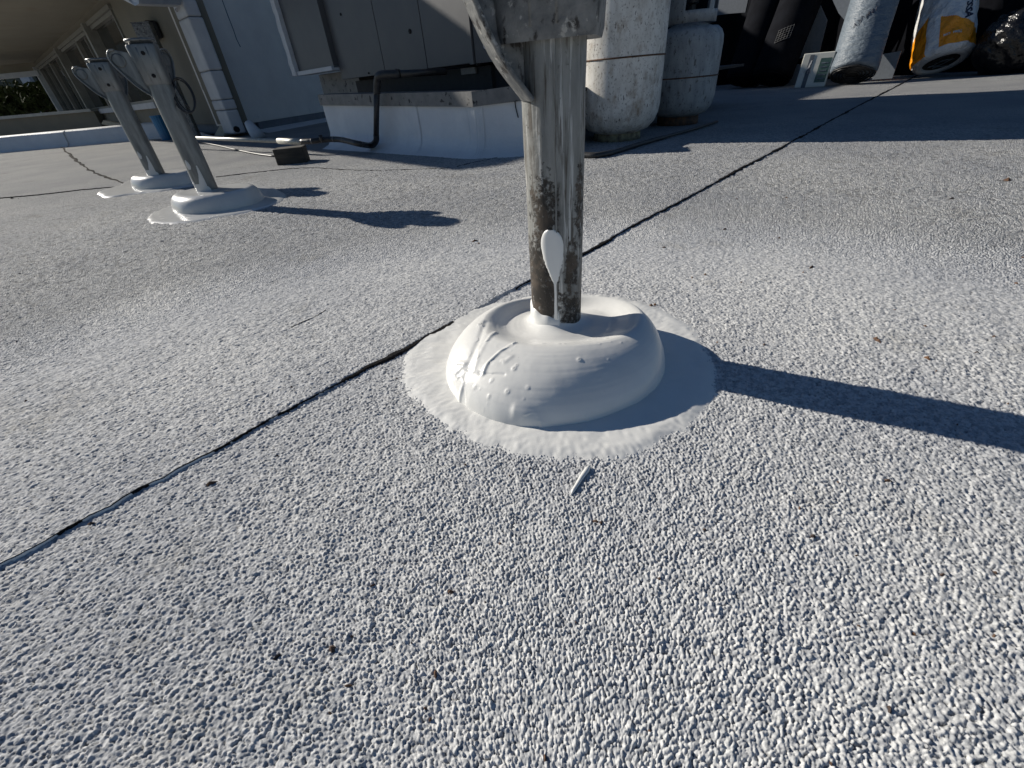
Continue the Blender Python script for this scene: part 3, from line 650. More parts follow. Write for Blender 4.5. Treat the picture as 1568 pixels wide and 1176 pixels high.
# stucco side wall (parallel to the lap joint) and its corner trim
K0 = onp(372, 204, W0, W0 + A45); K0 = np.array([-2.165, 4.42])
S0 = np.array([-2.10, 4.45]); S1 = np.array([-1.76, 5.68]); SD = (S1 - S0) / np.hypot(*(S1 - S0)); SN = np.array([SD[1], -SD[0]])
def side(s, z, off=0.0): p = S0 + SD * s + SN * off; return np.array([p[0], p[1], z])
def sbox(name, s0, s1, z0, z1, o0, o1, m, parent=bld):
    V, F = prism([side(s0, z0, o0), side(s1, z0, o0), side(s1, z0, o1), side(s0, z0, o1)], (0, 0, z1 - z0)); return mk(name, V, F, m, parent)
sbox('stucco_wall', 0.0, 5.0, 0.085, 1.80, -0.3, 0.0, M['stucco'])
sbox('base_flashing', 0.15, 5.0, 0.02, 0.083, -0.02, 0.006, M['dark_flash'])
V, F = prism([side(-.02, 0, -.02), side(5, 0, -.02), side(5, 0, .10), side(-.02, 0, .10)], (0, 0, 0.001))
# coved white membrane at the foot of the wall
cov = [(0.0, 0.030), (0.01, 0.028), (0.04, 0.014), (0.10, 0.003), (0.14, -0.002)]
V = []; F = []
for s in (0.1, 5.0):
    for o_, z_ in cov: V.append(side(s, z_, o_))
k = len(cov); F = [(i, i + 1, k + i + 1, k + i) for i in range(k - 1)]
mk('membrane_cove', V, F, M['membrane'], bld, True)
# crack in the stucco
V, F = tube([onp(a, b, S0, S1) + (SN[0] * .001, SN[1] * .001, 0) for a, b in ((340, 0), (348, 22), (357, 45), (362, 60), (368, 72))], 0.0035, 5)
mk('stucco_crack', V, F, M['dark_flash'], bld)
# the downspout on the corner: sections with joints, an elbow at the top going out under the eave
def dsp(px_, py_): return onp(px_, py_, (-2.19, 4.36), (-1.49, 3.66))
dtop = dsp(287, 14); dbot = dsp(372, 200)
dc = np.array([-2.16, 4.34]); hw = 0.115
u45 = np.array([0.707, -0.707]); v45 = np.array([0.707, 0.707])
def dsec(z0, z1, g=0.0): return obox(dc, u45, v45, hw + g, 0.05 + g, z0, z1)
zs = [0.03, 0.20, 0.27, 0.46, 0.78, 0.88]
for i in range(len(zs) - 1):
    V, F = dsec(zs[i], zs[i + 1] - .003, 0.002 * (i % 2)); o = mk('downspout_section', V, F, M['trim'], bld); bevel(o, .012, 3)
up = np.array([dc[0], dc[1], .88]); e1 = onsum(205, -1, 1.5); e2 = onsum(120, -25, 1.3)
V, F = tube([up + (0, 0, -.03), up + (-.03, .0, .05), e1 + (0, 0, .03), e2], [0.085, 0.085, 0.06, 0.06], 8); o = mk('downspout_elbow', V, F, M['trim'], bld)
V, F = tube([dsp(377, 188) + (.03, -.03, 0), dsp(381, 196) + (.04, -.04, 0), dsp(388, 207) + (.07, -.07, -.02)], [.03, .04, .055], 10); mk('plaster_foot', V, F, M['membrane'], bld, True)
V, F = lathe(dsp(370, 196) + (.02, -.13, 0), [(0.022, -.01), (.022, .012)], 14, (0.6, -0.8, 0)); mk('outlet_hole', V, F, M['hole'], bld)
# dark vent / lamp on the olive wall
vt = wing(0.58, 0.80); o = wbox('wall_lamp', 0.46, 0.70, 0.73, 0.85, 0.002, 0.10, M['rubber'], bld); bevel(o, .02, 2)
# upper roof of the house, unseen: outline shaped to cast the shade below
TS = np.array([math.cos(R_(SUN_AZ + 180)), math.sin(R_(SUN_AZ + 180))]) / math.tan(R_(SUN_EL))
ZR = 1.80
gp = [(-9.0, 10.5), (-1.017, 2.73), (-0.63, 2.24), (-0.34, 1.88), (-0.13, 1.62), (0.02, 1.64), (0.14, 1.76), (0.34, 1.70), (0.55, 1.72), (0.82, 1.88), (1.92, 3.04), (6.6, 7.72), (2, 14), (-6, 18)]
V, F = prism([(x - TS[0] * ZR, y - TS[1] * ZR, ZR) for x, y in gp], (0, 0, .012)); mk('roof', V, F, M['trim'], bld)

# ---- low parapet along the left roof edge, white membrane over it
pa, pb = at(-260, 258), at(262, 210.5); pd_ = (pb - pa)[:2]; pd_ /= np.hypot(*pd_); pn = np.array([-pd_[1], pd_[0]])
if pn[1] < 0: pn = -pn
para = thing('parapet', pa, 'low white membrane parapet along the left edge of the roof', 'parapet')
def para_sec(a, b, m, name, hh=0.135):
    pr = [(-0.05, -0.003), (-0.02, 0.008), (0.0, 0.03), (0.012, hh - .02), (0.03, hh), (0.06, hh + .008), (0.20, hh + .006), (0.22, hh - .01), (0.22, -.01)]
    L = []
    for s in np.linspace(0, 1, 14):
        P = pa[:2] + (pb - pa)[:2] * (a + (b - a) * s); wv = 0.006 * math.sin(s * 9 + a * 20)
        L.append([(P[0] + pn[0] * (o + (wv if i < 5 else 0)), P[1] + pn[1] * (o + (wv if i < 5 else 0)), z) for i, (o, z) in enumerate(pr)])
    V, F = rings(L); return mk(name, V, F, m, para, True)
for a, b in ((0, .42), (.4205, .71), (.7105, 1.0), (1.0005, 1.16)): para_sec(a, b, M['membrane'], 'membrane_section').modifiers.new('es', 'EDGE_SPLIT').split_angle = R_(40)
# ---- neighbour's tan wall with a pale coping
n0 = wing(4.95, 0, .10); n1 = np.array([-16.0, 10.2, 0])
nw = thing('neighbour_wall', n0, 'low tan wall with a pale coping just beyond the parapet at the far left', 'wall')
V, F = prism([(n0[0], n0[1], -.5), (n1[0], n1[1], -.5), (n1[0], n1[1], .335), (n0[0], n0[1], .29)], (0, .15, 0)); mk('wall', V, F, M['olive'], nw)
V, F = prism([(n0[0], n0[1] - .05, .29), (n1[0], n1[1] - .05, .335), (n1[0], n1[1] - .05, .40), (n0[0], n0[1] - .05, .325)], (0, .3, 0)); mk('coping', V, F, M['coping'], nw)
# ---- distant dark glazed building and shrubs seen through the opening
fb = thing('distant_building', (-19, 18, 0), 'dark glazed building with one pale post seen through the opening at the far left', 'building')
V, F = prism([(-32, 19, 0), (-8, 19, 0), (-8, 19, 3.0), (-32, 19, 3.0)], (0, 3, 0)); mk('glazed_wall', V, F, M['glass'], fb)
for xx in (-22.4, -20.2, -18.2, -14.6):
    V, F = boxv((xx, 18.9, 0), (xx + .06, 18.99, 3.0)); mk('mullion', V, F, M['black'], fb)
q = onp(46, 130, (-32, 18.7), (-8, 18.7)); V, F = boxv((q[0] - .12, 18.6, 0), (q[0] + .18, 18.75, 3.0)); mk('post', V, F, M['trim'], fb)
def shrub(px_, py_, Y, rx, rz, label, seed):
    rs = np.random.default_rng(seed); c = onp(px_, py_, (-30, Y), (0, Y)); r = thing('shrub', (c[0], c[1], 0.0), label, 'shrub', 'shrubs beyond the low tan wall')
    V = []; F = []
    for i in range(1500):
        d = rs.normal(size=3); d /= np.linalg.norm(d); rad = rs.random() ** .4; cl = 0.75 + .35 * math.sin(d[0] * 7 + seed) * math.cos(d[2] * 6)
        p = c + d * np.array([rx, rx, rz]) * rad * cl; a = rs.normal(size=3) * .035; b = rs.normal(size=3) * .035; V += [p - a, p + b, p + a, p - b]; F.append((4 * i, 4 * i + 1, 4 * i + 2, 4 * i + 3))
    mk('foliage', V, F, M['leaf'], r)
    for k in range(4):
        an = rs.random() * 6.28; Vt, Ft = tube([(c[0], c[1], 0), (c[0] + rx * .2 * math.cos(an), c[1] + rx * .2 * math.sin(an), c[2] * .6), (c[0] + rx * .5 * math.cos(an), c[1] + rx * .5 * math.sin(an), c[2] + rz * .4)], [.03, .02, .008], 6); mk('stem', Vt, Ft, M['wood'], r)
shrub(5, 165, 12.5, 0.75, 0.33, 'olive green shrub at the left edge of the picture', 3)
shrub(48, 152, 12.8, 0.95, 0.42, 'dark green shrub in front of the pale post of the glazed building', 4)
shrub(75, 148, 13.2, 0.6, 0.35, 'dark green shrub beside the door jamb', 6)
# ---- far square column behind the near-left post
cb = at(297, 214); cdp = depth(cb)
colm = thing('steel_column', cb, 'grey square steel column rising behind the near left post, darker than the wall', 'column')
V, F = obox(cb, np.array([.98, .2]), np.array([-.2, .98]), 0.062, 0.04, 0.0, 0.80); o = mk('shaft', V, F, M['zinc_dark'], colm); bevel(o, .006)
V, F = obox(cb, np.array([.98, .2]), np.array([-.2, .98]), 0.064, 0.042, 0.80, 0.806); mk('cap_plate', V, F, M['zinc_dark'], colm)
# ---- ribbed blue tub by the parapet
bl = at(257, 214); br = 8.5 / F_PX * depth(bl)
tub = thing('tub', bl, 'ribbed blue plastic tub standing against the end of the low parapet', 'tub')
L = []
for z, k in ((0, .86), (0.02, .9), (.18, 1.0), (.185, 1.06), (.20, 1.06), (.20, .96), (.05, .85)):
    L.append([(bl[0] + br * k * (1 + (.035 if (j % 3 == 0) else 0)) * math.cos(2 * math.pi * j / 48), bl[1] + br * k * (1 + (.035 if (j % 3 == 0) else 0)) * math.sin(2 * math.pi * j / 48), z) for j in range(48)])
V, F = rings(L); mk('shell', V, F, M['blue'], tub)

# ---- cream block, white fitting and debris near the downspout foot
bk = at(337, 211); 
blk = thing('cream_block', bk, 'tilted cream coloured block beside the foot of the downspout', 'block')
V, F = prism([atdepth(*q, depth(bk)) for q in ((327, 208), (341, 209), (353, 188), (341, 183))], (.10, .12, 0)); bevel(mk('body', V, F, M['beige_block'], blk), .005)
V, F = tube(smoothpath([at(*q, .02) for q in ((297, 204), (304, 206), (312, 207), (325, 211), (334, 212))], 4), [.03] * 4 + [.022] * 5 + [.016] * 8, 10)
tag(mk('pvc_fitting', V, F, M['membrane'], None, True, origin=at(312, 208)), 'short white pipe fitting lying left of the cream block', 'pipe fitting')
# the bright debris board leading to the left behind the posts
dbp = [onp(a, b, (n0[0], n0[1] - .6), (n0[0] + 1, n0[1] - .6)) for a, b in ((158, 184), (212, 195), (205, 201), (155, 190))]
tag(mk('pale_batten', *prism(dbp, (0.02, .05, 0)), M['beige_block'], None, origin=dbp[0]), 'pale batten lying behind the parapet between the two left posts', 'batten')

# ================================================================== gas pipe run
zpp = 0.062
pipe = thing('pipe_run', at(440, 232), 'grey conduit on a timber block that turns into dark taped pipe climbing the curb', 'pipe')
def tseg(name, pts, r, m, n=12): V, F = tube(pts, r, n); return mk(name, V, F, m, pipe, True)
g0 = at(276, 210.5, .075); g1 = at(431, 216, zpp); g2 = at(462, 217, zpp)
tseg('conduit', [g0, g1], 0.0105, M['pipe_grey'])
tseg('coupling', [g1 - (g1 - g0) * .02, g1 + (g2 - g1) * .95], 0.0145, M['pipe_grey'])

Pc, Qc = at(512, 225)[:2], at(735, 240)[:2]
cu = (Qc - Pc) / np.hypot(*(Qc - Pc)); cn = np.array([-cu[1], cu[0]])
if cn[1] < 0: cn = -cn
PF0, PF1 = Pc - cn * .045, Qc - cn * .045           # plane just in front of the curb
h1 = at(500, 213.5, zpp); h2 = at(522, 214, .058); h3 = at(548, 220, .05)
h4 = onp(566, 223, PF0, PF1); h5 = onp(576, 215, PF0, PF1); h6 = onp(577, 140, PF0, PF1); h6b = onp(578, 122, PF0, PF1)
h7 = onp(584, 115, PF0, PF1) + np.append(cn * .0, .0); h8 = onp(597, 114, PF0, PF1) + np.append(cn * .05, 0); h9 = onp(625, 114, Pc, Qc) + np.append(cn * .2, 0)
tseg('dark_pipe', smoothpath([g2, at(480, 216, zpp), h1, h2, h3, h4], 6), 0.0125, M['rubber'])
tseg('elbow', smoothpath([h4, (h4 + h5) / 2 + np.append(-cn * 0, -.006), h5, h5 + (h6 - h5) * .12], 6), 0.0135, M['rubber'])
tseg('riser', [h5 + (h6 - h5) * .1, h6], 0.0125, M['rubber'])
tseg('elbow', smoothpath([h6 + (0, 0, -.01), h6, h6b, h7, h8], 6), 0.0155, M['rubber'])
tseg('feed', [h8, h9], 0.0125, M['rubber'])
tseg('valve', [at(493, 216, zpp), at(493, 216, zpp) + (0, 0.0, .026)], 0.009, M['rubber'])
path = smoothpath([g2, at(480, 216, zpp), h1, h2, h3, h4], 6)
for i in (5, 9, 15, 19, 25):
    if i + 1 < len(path): d = path[i + 1] - path[i]; d /= np.linalg.norm(d); tseg('tape_ring', [path[i], path[i] + d * .005], 0.0132, M['flashing'])
bw = at(444, 255)
wb = thing('timber_block', bw, 'dark old timber block holding up the grey conduit', 'timber block')
q0, q1 = at(425, 254)[:2], at(470, 249)[:2]; ud = (q1 - q0); Lb = np.hypot(*ud); ud /= Lb; vd = np.array([-ud[1], ud[0]])
cb2 = (q0 + q1) / 2 + vd * .045; V, F = obox(cb2, ud, vd, Lb / 2, .045, 0.0, 0.064); bevel(mk('body', V, F, M['wood'], wb), .004)
V, F = tube(smoothpath([at(a, b, .006) for a, b in ((300, 217), (330, 222), (360, 229), (395, 236), (420, 239))], 5), 0.004, 6)
tag(mk('ground_cable', V, F, M['rubber'], None, True, origin=at(360, 229)), 'thin dark cable on the roof below the grey conduit, left of the timber block', 'cable')

# ================================================================== rooftop unit and its curb
RT = at(812, 236)[:2]; RT = Qc + (RT - Qc) / np.hypot(*(RT - Qc)) * 0.30
curb = thing('equipment_curb', (Qc[0], Qc[1], 0), 'white membrane covered curb with a dull metal flashing under the rooftop unit', 'curb')
cw = np.array([RT[0] - Qc[0], RT[1] - Qc[1]])
back = np.array([.707, .707]) * 1.9
def foot(P, k): return np.array([P[0], P[1]]) + k
zt = {0: 0.198, 1: 0.167, 2: 0.178}
cpts = [Pc, Qc, RT]
n_1 = -cn; e2_ = (RT - Qc) / np.hypot(*(RT - Qc)); n_2 = np.array([e2_[1], -e2_[0]])
if n_2[1] > 0: n_2 = -n_2
nmid = n_1 + n_2; nmid /= np.hypot(*nmid); nor = [n_1, nmid, n_2]
prof = [(0.085, -.003), (0.06, .004), (0.03, .014), (0.010, .035), (0.0, .07)]
def sheet(name, i0, i1, t0, t1, m, extra=0.0):
    V = []; ns_ = 10; rows = prof + [(0.0, None)]
    for a in range(ns_ + 1):
        t = t0 + (t1 - t0) * a / ns_; P = cpts[i0] + (cpts[i1] - cpts[i0]) * t; nn = nor[i0] * (1 - t) + nor[i1] * t; nn = nn / np.hypot(*nn)
        ztop = zt[i0] + (zt[i1] - zt[i0]) * t
        for o_, z_ in rows:
            z_ = ztop + .02 if z_ is None else z_; p = P + nn * (o_ + extra + .0015 * math.sin(a * 2.1 + z_ * 40)); V.append((p[0], p[1], z_))
    k = len(rows); F = [(a * k + j, a * k + j + 1, (a + 1) * k + j + 1, (a + 1) * k + j) for a in range(ns_) for j in range(k - 1)]
    return mk(name, V, F, m, curb, True)
sheet('membrane', 0, 1, 0, 1, M['membrane']); sheet('membrane', 1, 2, 0, 1, M['membrane'])
sheet('lap_strip', 0, 1, 0.62, 0.70, M['membrane'], .0022); sheet('corner_strip', 0, 1, .965, 1.0, M['membrane'], .003); sheet('corner_strip', 1, 2, 0, .10, M['membrane'], .003)
V = [(*Pc, 0), (*(Pc + back), 0), (*(Pc + back), .19), (*Pc, .19)]; mk('side', *prism(V, (cu[0] * .01, cu[1] * .01, 0)), M['membrane'], curb)
def flash(i0, i1):
    a, b = cpts[i0], cpts[i1]; na, nb = nor[i0] * .012, nor[i1] * .012
    lo = [(*(a + na), zt[i0]), (*(b + nb), zt[i1]), (*(b + nb), zt[i1] + .047), (*(a + na), zt[i0] + .047)]
    V = [np.array(p) for p in lo] + [np.array(p) - np.array([*(nor[i0] * .1 if j in (0, 3) else nor[i1] * .1), 0]) for j, p in enumerate(lo)]
    F = [(0, 1, 2, 3), (4, 5, 6, 7), (0, 1, 5, 4), (2, 3, 7, 6), (0, 3, 7, 4), (1, 2, 6, 5)]
    return mk('flashing', V, F, M['flashing'], curb)
flash(0, 1); flash(1, 2)
V, F = prism([(*(Pc + cn * .09), .19), (*(Qc + cn * .09), .17), (*(RT + cn * .05), .18), (*(RT + back), .19), (*(Pc + back), .19)], (0, 0, .012)); mk('curb_top', V, F, M['black'], curb)
# small black mark hanging below the flashing
V, F = tube([onp(a, b, Qc, RT) + np.append(n_2 * .005, 0) for a, b in ((789, 155), (790, 164), (792, 172), (794, 180))], .002, 5); mk('split', V, F, M['black'], curb)

B0 = Pc + cn * .25; B1 = Qc + cn * .25
def onb(px_, py_, off=0.0): return onp(px_, py_, B0 - cn * off, B1 - cn * off)
def bu(p): return float((np.array(p[:2]) - B1) @ cu)
uL = bu(onb(523, 118))
UH = 1.50; UD = 1.28
unit = thing('rooftop_unit', (B1[0], B1[1], 0.2), 'tall grey sheet metal rooftop unit standing on the white curb', 'rooftop unit')
def ubox(name, u0, u1, z0, z1, o0, o1, m, parent=None):
    q = [B1 + cu * u0 - cn * o0, B1 + cu * u1 - cn * o0, B1 + cu * u1 - cn * o1, B1 + cu * u0 - cn * o1]
    return mk(name, *prism([(p[0], p[1], z0) for p in q], (0, 0, z1 - z0)), m, parent or unit)
zb = 0.305
us = bu(onb(728, 100)); u2 = bu(onb(590, 112)); u3 = bu(onb(655, 107)); ust = bu(onb(715, 60))
rf = np.array([math.cos(R_(-17)), math.sin(R_(-17))]); rn = np.array([rf[1], -rf[0]]); CR = B1 + cu * us; RL = .20
def rbox(name, a, b, z0, z1, o0, o1, m, parent=None):
    q = [CR + rf * a + rn * o0, CR + rf * b + rn * o0, CR + rf * b + rn * o1, CR + rf * a + rn * o1]
    return mk(name, *prism([(p[0], p[1], z0) for p in q], (0, 0, z1 - z0)), m, parent or unit)
for a, b in ((uL, u2), (u2 + .004, u3), (u3 + .004, us - .03)):
    o = ubox('panel', a, b, zb, UH, -0.03, 0.0, M['unit']); bevel(o, .002)
ubox('corner_post', us - .028, us - .004, zb - .004, UH, -0.03, 0.006, M['unit'])
ubox('corner_groove', us - .004, us + .002, zb - .01, UH, -0.03, -0.006, M['black'])
rbox('panel', .004, RL, zb - .002, UH, -.03, 0.0, M['unit'])
c_in = CR + rf * (RL - .01) - rn * .031; bk_ = np.array([.707, .707]) * UD
hp_ = [B1 + cu * uL + cn * .031, CR - cu * .03 + cn * .031, CR + rf * .02 - rn * .031, c_in, c_in + bk_ * .9, B1 + cu * uL + bk_]
mk('housing', *prism([(p[0], p[1], zb + .002) for p in hp_], (0, 0, UH - zb - .004)), M['unit'], unit)
mk('lid', *prism([(p[0], p[1], UH) for p in hp_], (0, 0, .03)), M['unit'], unit)
ubox('base_rail', uL + .02, us + .02, .203, zb - .012, -.16, -.07, M['black']); rbox('base_rail', .03, RL, .203, zb - .012, -.16, -.07, M['black']); ubox('base_rail', uL + .1, us - .1, .203, zb - .012, -1.0, -.9, M['black'])
ubox('bracket', bu(onb(690, 109)), bu(onb(712, 107)), zb - .035, zb - .012, -.069, -.06, M['flashing'])
for px_, py_, s in ((522, 22, .006), (628, 48, .009), (565, 112, .005), (607, 107, .005), ):
    p = onb(px_, py_); V, F = lathe(p + np.append(-cn * .001, 0), [(s, -.004), (s, .003), (s * .6, .004)], 8, (-cn[0], -cn[1], 0)); mk('screw', V, F, M['hole'], unit)
# notice
def onr(px_, py_): return onp(px_, py_, CR, CR + rf)
def ru(p): return float((np.array(p[:2]) - CR) @ rf)
def rquad(name, pts, off, m, par): return mk(name, *prism([np.array([*(CR + rf * a + rn * off), z]) for a, z in pts], np.append(rn * .0008, 0)), m, par)
l0, l1, l2 = onr(736, 26), onr(741, 75), onr(800, 24)
u_l, zt_l, zb_l = ru(l0), l0[2], l1[2]; wl = .075
lab = rquad('notice', ((u_l + .004, zb_l), (u_l + wl, zb_l), (u_l + wl, zt_l), (u_l, zt_l), (u_l, zb_l + .006)), .002, M['label'], unit)
for i, t in enumerate((.10, .17, .24, .40, .48, .56)):
    z = zb_l + (zt_l - zb_l) * t; a0 = u_l + (.006 if i < 3 else .012)
    rquad('print_line', ((a0, z), (u_l + wl - .006, z), (u_l + wl - .006, z + .0022), (a0, z + .0022)), .0031, M['ink'], lab)
rquad('print_mark', ((u_l + .018, zt_l - .035), (u_l + .030, zt_l - .035), (u_l + .030, zt_l - .008), (u_l + .018, zt_l - .008)), .0031, M['ink'], lab)
# duct box joining the unit to the stucco wall
dz = onb(464, 112)[2]; ua = bu(onb(462, 112)); ub = uL - .003
duct = thing('duct_box', (*(B1 + cu * ua), dz), 'boxed duct with rough pale edge between the stucco wall and rooftop unit', 'duct')
ubox('panel', ua, ub, dz, 1.4, -.05, .03, M['unit'], duct)
ubox('bottom_trim', ua - .01, ub, dz - .012, dz + .008, -.05, .045, M['trim'], duct)
ubox('duct_body', ua, ub, dz, 1.4, -1.2, -.051, M['unit'], duct)
L = []
for i in range(30):
    z = dz - .01 + (1.3 - dz) * i / 29; wv = .006 * math.sin(i * 2.3) + .004 * math.sin(i * 5.1)
    q = [B1 + cu * (ua - .035 + wv) - cn * .02, B1 + cu * (ua - .03 + wv) - cn * .05, B1 + cu * (ua + .035 + wv * .5) - cn * .055, B1 + cu * (ua + .035) - cn * .02]
    L.append([(p[0], p[1], z) for p in q])
V, F = rings(L); mk('edge_trim', V, F, M['trim'], duct)
ubox('underside_board', ua + .02, ub + .02, .212, dz - .014, -.55, -.10, M['flashing'], duct)

# ================================================================== gas tanks
t1c = at(945, 218)[:2] + np.array([0.02, 0.085]); 
def tank(c, R, H, prof, label, m, seam_z, ring_r, ring_h, ringm):
    r = thing('gas_tank', (c[0], c[1], 0), label, 'gas tank')
    V, F = lathe((c[0], c[1], 0), prof, 56); mk('body', V, F, m, r, True)
    for z in seam_z:
        V, F = lathe((c[0], c[1], z), [(R - .002, -.003), (R + .0022, -.0022), (R + .003, 0), (R + .0022, .0022), (R - .002, .003)], 56, close=False); mk('weld_seam', V, F, M['rust'], r, True)
    V, F = lathe((c[0], c[1], 0), [(ring_r, 0), (ring_r + .003, .001), (ring_r + .001, ring_h), (ring_r - .004, ring_h), (ring_r - .004, 0)], 48, close=False); mk('foot_ring', V, F, ringm, r, True)
    return r
R1 = 0.158
tank1 = tank(t1c, R1, 0.95, [(0.03, .022), (.085, .026), (.12, .040), (.142, .062), (.154, .09), (R1, .12), (R1, .90), (.154, .93), (.13, .97), (.08, 1.0), (.02, 1.01)],
    'tall rust streaked white gas tank just right of the foreground post', M['tank'], (0.272, .62), .092, .032, M['yellow_rust'])
t2c = at(1034, 193)[:2] + np.array([0.035, 0.075]); R2 = .148
tank2 = tank(t2c, R2, .37, [(0.03, .03), (.09, .035), (.125, .05), (.142, .075), (R2, .11), (R2, .30), (.145, .325), (.134, .345), (.118, .358), (.106, .352), (.097, .350), (.090, .362), (.05, .378), (.01, .380)],
    'short grey gas tank with a slotted collar, behind the tall white tank', M['tank_grey'], (.185,), .092, .035, M['rust'])
# collar with openings
L = []; F = []; V = []
cr, z0c, z1c = .105, .372, .50; na = 72
def hole_(a, z):
    a = a % 360
    for c0, w0 in ((262, 26), (318, 15), (60, 30), (150, 30)):
        d = (a - c0 + 180) % 360 - 180
        if abs(d) < w0 and .412 < z < .462: return True
    return False
rows = [z0c, .40, .412, .425, .45, .462, .478, z1c]
for zi in rows:
    for j in range(na):
        a = R_(j * 360 / na)
        for rr in (cr, cr - .004): V.append((t2c[0] + rr * math.cos(a), t2c[1] + rr * math.sin(a), zi))
def vid(i, j, k): return (i * na + (j % na)) * 2 + k
solid = lambda i, j: 0 <= i < len(rows) - 1 and not hole_((j + .5) * 360 / na, (rows[i] + rows[i + 1]) / 2)
for i in range(len(rows) - 1):
    for j in range(na):
        if not solid(i, j): continue
        F.append((vid(i, j, 0), vid(i, j + 1, 0), vid(i + 1, j + 1, 0), vid(i + 1, j, 0))); F.append((vid(i, j, 1), vid(i, j + 1, 1), vid(i + 1, j + 1, 1), vid(i + 1, j, 1)))
        if not solid(i - 1, j): F.append((vid(i, j, 0), vid(i, j + 1, 0), vid(i, j + 1, 1), vid(i, j, 1)))
        if not solid(i + 1, j): F.append((vid(i + 1, j, 0), vid(i + 1, j + 1, 0), vid(i + 1, j + 1, 1), vid(i + 1, j, 1)))
        if not solid(i, j - 1): F.append((vid(i, j, 0), vid(i + 1, j, 0), vid(i + 1, j, 1), vid(i, j, 1)))
        if not solid(i, j + 1): F.append((vid(i, j + 1, 0), vid(i + 1, j + 1, 0), vid(i + 1, j + 1, 1), vid(i, j + 1, 1)))
mk('collar', V, F, M['tank_grey'], tank2, True)
V, F = lathe((t2c[0], t2c[1], .375), [(.03, 0), (.03, .02), (.016, .03), (.016, .06), (.026, .065), (.026, .085), (.01, .09)], 16); mk('valve', V, F, M['rubber'], tank2)
# black strip on the roof in front of the tanks
V, F = tube(smoothpath([at(a, b, .010) for a, b in ((893, 238), (915, 238), (940, 233), (975, 222), (1020, 209), (1060, 198), (1098, 186))], 6), [.010] * 12 + [.008] * 12 + [.006] * 13, 8)
tag(mk('hose', V, F, M['rubber'], None, True, origin=at(980, 222)), 'black hose lying on the shaded roof in front of the two gas tanks', 'hose')

# ================================================================== stored rolls, boards and bags at the right
def leaning_roll(name, bx, by, wpx, length, lean, lean_az, label, cat, m, end_m=None, core=0.55, group=None, squash=1.0):
    """roll standing on its lower rim, top leaning back; the open lower end shows its wound layers"""
    B = at(bx, by); dep = depth(B); R = wpx / 2 / F_PX * dep; la = R_(lean_az); fd = np.array([math.cos(la), math.sin(la), 0])
    axs = fd * math.sin(R_(lean)) + np.array([0, 0, 1]) * math.cos(R_(lean))
    c0 = B + fd * R * math.cos(R_(lean)) * 0.0 + np.array([0, 0, R * math.sin(R_(lean))]) + fd * (R * math.cos(R_(lean)))
    r = thing(name, B, label, cat, group); n = 48; L = []
    d, u, v = frame(axs)
    rs = np.random.default_rng(int(bx)); ph = rs.random(4) * 6
    for k, (h, q) in enumerate([(0.0, .86), (0.004, .94), (.015, 1.0), (.05, 1.01), (.12, 1.0)] + [(length * t, 1.0) for t in (.3, .5, .7, .85, 1.0)]):
        L.append([c0 + d * h + R * q * (1 + .015 * math.sin(3 * 2 * math.pi * j / n + ph[0] + h * 9)) * (u * math.cos(2 * math.pi * j / n) + v * squash * math.sin(2 * math.pi * j / n)) for j in range(n)])
    V, F = rings(L); body = mk('roll_body', V, F, m, r, True); body.modifiers.new('es', 'EDGE_SPLIT').split_angle = R_(60)
    # wound layers on the end
    q = .90; kk = 0
    while q > core:
        rr = R * q; tt = R * .035; pts = [c0 - d * (.004 + .004 * rs.random()) + rr * (1 + .05 * math.sin(2 * a + ph[1] + kk) + .03 * math.sin(5 * a + ph[2])) * (u * math.cos(a) + v * squash * math.sin(a)) for a in np.linspace(0, 2 * math.pi, 40)]
        V, F = tube(pts, tt, 5, False); mk('wound_layer', V, F, end_m or m, r, True); q -= .12; kk += 1
    V, F = lathe(c0 - d * .003, [(R * core, -.001), (R * core * .98, .003)], 28, d); mk('core_hole', V, F, M['hole'], r)
    return r, c0, (d, u, v), R
